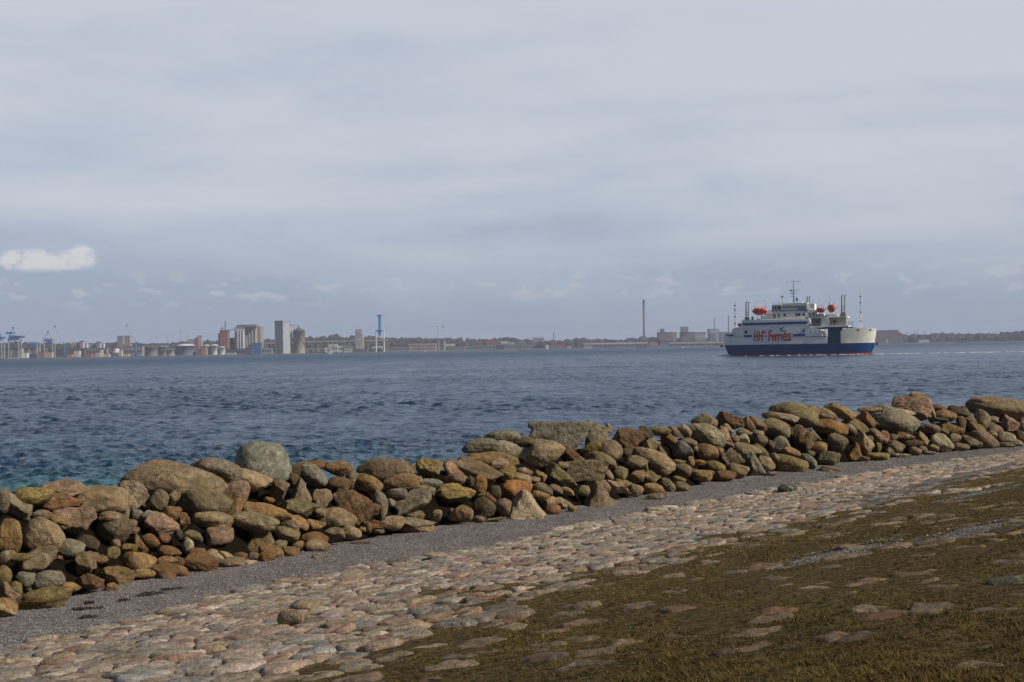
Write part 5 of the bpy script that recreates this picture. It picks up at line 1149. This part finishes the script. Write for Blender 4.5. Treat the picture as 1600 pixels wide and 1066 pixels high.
for zz in (397, 404): b.tube((sx(884), -6.3, sz(zz)), (sx(1196), -6.3, sz(zz)), .05, None, 4)
b.build('railing', mP, ferry)
# main mast
b = MB(); X0 = sx(750, 200); b.tube((X0, 0, sz(290)), (X0, 0, sz(180)), .45, .3, 8); b.tube((X0, 0, sz(180)), (X0, 0, sz(98)), .28, .12, 8); mast = b.build('mast', mP, ferry)
b = MB(); b.tube((sx(688, 112), 0, sz(112)), (sx(806, 110), 0, sz(110)), .11, None, 6); b.tube((sx(690, 120), 0, sz(125)), (sx(690, 115), 0, sz(112)), .09, None, 5); b.tube((sx(803, 100), 0, sz(110)), (sx(803, 90), 0, sz(88)), .07, None, 5)
b.build('yardarm', mP, mast)
b = MB(); b.tube((sx(722, 185), 0, sz(183)), (sx(797, 185), 0, sz(183)), .14, None, 6); b.tube((sx(718, 205), 0, sz(207)), (sx(772, 205), 0, sz(207)), .2, None, 6); b.tube((sx(730, 235), 0, sz(232)), (sx(775, 235), 0, sz(236)), .12, None, 6)
b.box(sx(718, 180), sx(735, 180), -.6, .6, sz(190), sz(178)); b.build('radar_platform', mP, mast)
b = MB(); b.box(sx(770, 255), sx(786, 255), -.7, .7, sz(275), sz(247)); b.build('blue_pennant_box', paint('bridge_blue', (.03, .16, .42), .4, .1), mast)
b = MB(); b.tube((sx(657, 250), -1, sz(302)), (sx(657, 235), -1, sz(238)), .2, .12, 6); b.box(sx(648, 235), sx(667, 235), -1.5, -.5, sz(240), sz(228)); b.build('radar_post', mP, ferry)
for a in (620, 690, 840, 905): b = MB(); b.tube((sx(a, 260), 1, sz(300)), (sx(a, 240), 1, sz(235)), .07, .04, 5); b.build('aerial', mP, ferry)
# lattice masts at both ends, exhaust pipes
def lattice(zx, zt_, zb_, w_, mt):
    b = MB(); xb, xt = sx(zx, zb_), sx(zx, zt_); n = 12
    for dx_, dy_ in ((-w_, -w_), (w_, -w_), (0, w_)): b.tube((xb + dx_, dy_, sz(zb_, zx)), (xt + dx_ * .4, dy_ * .4, sz(zt_, zx)), .12, .07, 5)
    for i in range(n):
        f0, f1 = i / n, (i + 1) / n; z0_, z1_ = sz(zb_, zx) + (sz(zt_, zx) - sz(zb_, zx)) * f0, sz(zb_, zx) + (sz(zt_, zx) - sz(zb_, zx)) * f1
        s_ = 1 if i % 2 else -1; b.tube((xb + w_ * s_ * (1 - .6 * f0), -w_ * (1 - .6 * f0), z0_), (xb - w_ * s_ * (1 - .6 * f1), -w_ * (1 - .6 * f1), z1_), .07, None, 4)
    o = b.build('end_mast', mt, ferry); q = MB()
    for f0 in (.18, .45, .72, .9): zz = sz(zb_, zx) + (sz(zt_, zx) - sz(zb_, zx)) * f0; q.box(xb - .45, xb + .45, -.5, .2, zz - .3, zz + .3)
    q.build('mast_lamps', mDk, o); return o
lattice(1303, 215, 497, .55, mW); lattice(256, 285, 495, .35, mW)
b = MB(); b.tube((sx(260, 270), 0, sz(290, 256)), (sx(262, 260), 0, sz(258, 256)), .08, .04, 5); b.build('aerial', mP, ferry)
for pr, zt_, zb_ in (((355, 375), 275, 430), ((868, 887), 246, 415), ((1152, 1176), 243, 412)):
    for a in pr:
        b = MB(); b.tube((sx(a, zb_), -2.5, sz(zb_)), (sx(a, zt_), -2.5, sz(zt_)), .34, .30, 8); b.tube((sx(a, zt_), -2.5, sz(zt_)), (sx(a, zt_) + .6, -2.5, sz(zt_ - 5)), .3, None, 8); b.build('exhaust_pipe', mP, ferry)
    b = MB(); n = 4; xa, xb = sx(pr[0], zb_), sx(pr[1], zb_)
    for i in range(n): zz = sz(zb_ - (zb_ - zt_) * .55 * (i + .3) / n); b.box(xa - .3, xb + .3, -2.9, -2.1, zz, zz + .35)
    b.box(xa - .6, xb + .6, -3.2, -1.8, sz(zb_), sz(zb_ - 30)); b.build('exhaust_frame', mP, ferry)
for zx, zy in ((1330, 503), (1262, 505), (1225, 498), (1190, 512)): b = MB(); b.tube((sx(zx), 1, sz(515, zx)), (sx(zx), 1, sz(zy - 12, zx)), .5, .3, 8); b.build('bollard', mG, ferry)
# lifeboats hang in davits: each is a thing of its own
def ship_pt(zx, zy, y): v = Matrix.Rotation(YAW, 3, 'Z') @ Vector((sx(zx, zy), y, sz(zy, zx))); return Vector((FX, SY, 0)) + v
def davit(zx, zy0, zy1, y=-5.2):
    b = MB(); b.tube((sx(zx, zy0), y + 2, sz(zy0)), (sx(zx, zy1), y + 1.4, sz(zy1)), .2, .16, 6); b.tube((sx(zx, zy1), y + 1.4, sz(zy1)), (sx(zx, zy1) + .2, y - .2, sz(zy1)), .16, None, 6)
    b.tube((sx(zx, zy1), y - .2, sz(zy1)), (sx(zx, zy1 + 40), y - .2, sz(zy1 + 45)), .05, None, 4); b.tube((sx(zx, zy1), y + 1.2, sz(zy1)), (sx(zx, zy1) + 2.2, y + 2, sz(zy0)), .1, None, 5); b.build('davit', mW, ferry)
for a in (452, 529): davit(a, 420, 268)
for a in (975, 1058): davit(a, 412, 256)
b = MB(); b.tube((sx(452, 268), -5.4, sz(268)), (sx(529, 268), -5.4, sz(266)), .08, None, 5); b.build('davit_span', mP, ferry)
def lifeboat(name, label, zx, zy, L, hh, wd, yawk, canopy=True):
    e = empty(name, ship_pt(zx, zy, -5.4), label, 'lifeboat', 'orange lifeboats hanging on the ferry', YAW + yawk)
    V, Fc = ico(3); v = V.copy(); tx_ = np.abs(v[:, 0])
    w_ = (1 - .35 * tx_ ** 2)
    hv = v * np.array([L / 2, wd / 2, hh * .55]); hv[:, 1] *= w_; low = v[:, 2] < .05
    a = hv.copy(); a[:, 2] = np.where(v[:, 2] > 0.02, .02 * hh, a[:, 2] + hh * .06 * tx_ ** 2)
    o = npmesh('hull', a, Fc, mO); o.parent = e
    c2 = v * np.array([L * .46, wd * .42, hh * .48]); c2[:, 2] = np.where(v[:, 2] < 0, .02 * hh, np.minimum(c2[:, 2], hh * .36))
    o = npmesh('canopy', c2, Fc, mO); o.parent = e
    MB().box(-L * .47, L * .47, -wd * .505, wd * .505, -.08 * hh, .01 * hh).build('fender_strip', mR, e)
    for q in (-.18, .12): MB().box(L * q, L * (q + .07), -wd * .45, wd * .45, hh * .12, hh * .25).build('window', mGl, e)
    for q in (-.32, .32): MB().tube((L * q, 0, hh * .3), (L * q, 0, hh * .62), .12, None, 6).build('lifting_hook', mDk, e)
lifeboat('lifeboat', "long orange lifeboat seen side-on, hanging left of the ferry's bridge", 480, 355, 8.6, 4.4, 3.0, 0)
lifeboat('lifeboat', "orange lifeboat seen nearly end-on, hanging right of the ferry's bridge", 1074, 335, 6.0, 4.9, 3.4, R(-42))
lifeboat('lifeboat', "reddish faded lifeboat on deck between the davits right of the bridge", 985, 350, 5.2, 3.0, 2.4, R(-10))
lifeboat('rescue_boat', "small reddish rescue boat on the ferry's left upper step", 316, 470, 3.3, 2.2, 1.8, 0)
# wake
m, t, p = newmat('foam'); oc = t.add('ShaderNodeNewGeometry').outputs['Position']
p.inputs['Base Color'].default_value = (.62, .66, .68, 1); p.inputs['Roughness'].default_value = .8
vs, fs = [], []; kr = np.random.default_rng(9)
def foam(cx0, cy0, ra, rb, zz=.22):
    n = 8; b0 = len(vs); ph = kr.uniform(0, 6.28)
    vs.append((cx0, cy0, zz))
    for i in range(n):
        a = 2 * math.pi * i / n; q = kr.uniform(.55, 1.1); vs.append((cx0 + ra * q * math.cos(a), cy0 + rb * q * math.sin(a), -.05))
    for i in range(n): fs.append((b0, b0 + 1 + i, b0 + 1 + (i + 1) % n))
R3 = Matrix.Rotation(YAW, 3, 'Z')
for k in range(190):
    dd = kr.uniform() ** .8 * 230; v = Vector((FX, SY, 0)) + R3 @ Vector((XR - 6 + dd * .96, 0, 0)); v.y += dd * .33
    foam(v.x, v.y + kr.normal() * (1.5 + dd * .03), kr.uniform(.6, 2.6), kr.uniform(.6, 2.2), kr.uniform(.08, .25))
for k in range(70):
    q = kr.uniform(); v = Vector((FX, SY, 0)) + R3 @ Vector((XL + 3 + 1.5 * kr.normal() - 2 * q, -kr.uniform(0, 5), 0)); foam(v.x, v.y, kr.uniform(.3, 1.1), kr.uniform(.3, 1), kr.uniform(.3, 1.3))
for k in range(110):
    q = kr.uniform(XL + 4, XR - 4); v = Vector((FX, SY, 0)) + R3 @ Vector((q, -hb(q, 1, 0) - kr.uniform(.1, 1.2), 0)); foam(v.x, v.y, kr.uniform(.3, 1.3), .5, kr.uniform(.1, .35))
me = bpy.data.meshes.new('wake_foam'); me.from_pydata(vs, [], fs); me.materials.append(m); o = bpy.data.objects.new('wake_foam', me); col.objects.link(o)
props(o, "thin white line of foam trailing right from the ferry's bow end", 'foam', None, 'stuff')

# ------------------------------------------------------------------ haze
m = bpy.data.materials.new('haze_air'); m.use_nodes = True; t = NT(m.node_tree); t.n.clear()
pv = t.add('ShaderNodeVolumePrincipled'); pv.inputs['Color'].default_value = (.66, .76, 1.0, 1); pv.inputs['Density'].default_value = HAZE; pv.inputs['Anisotropy'].default_value = 0.0
t.add('ShaderNodeOutputMaterial', inp={1: pv.outputs[0]})
me = bpy.data.meshes.new('haze'); b = MB(); b.box(-9600, 9600, -400, 11500, -3.5, 135)
o = b.build('haze', m); props(o, 'pale blue sea haze between the camera and the far shore', 'haze', None, 'stuff')
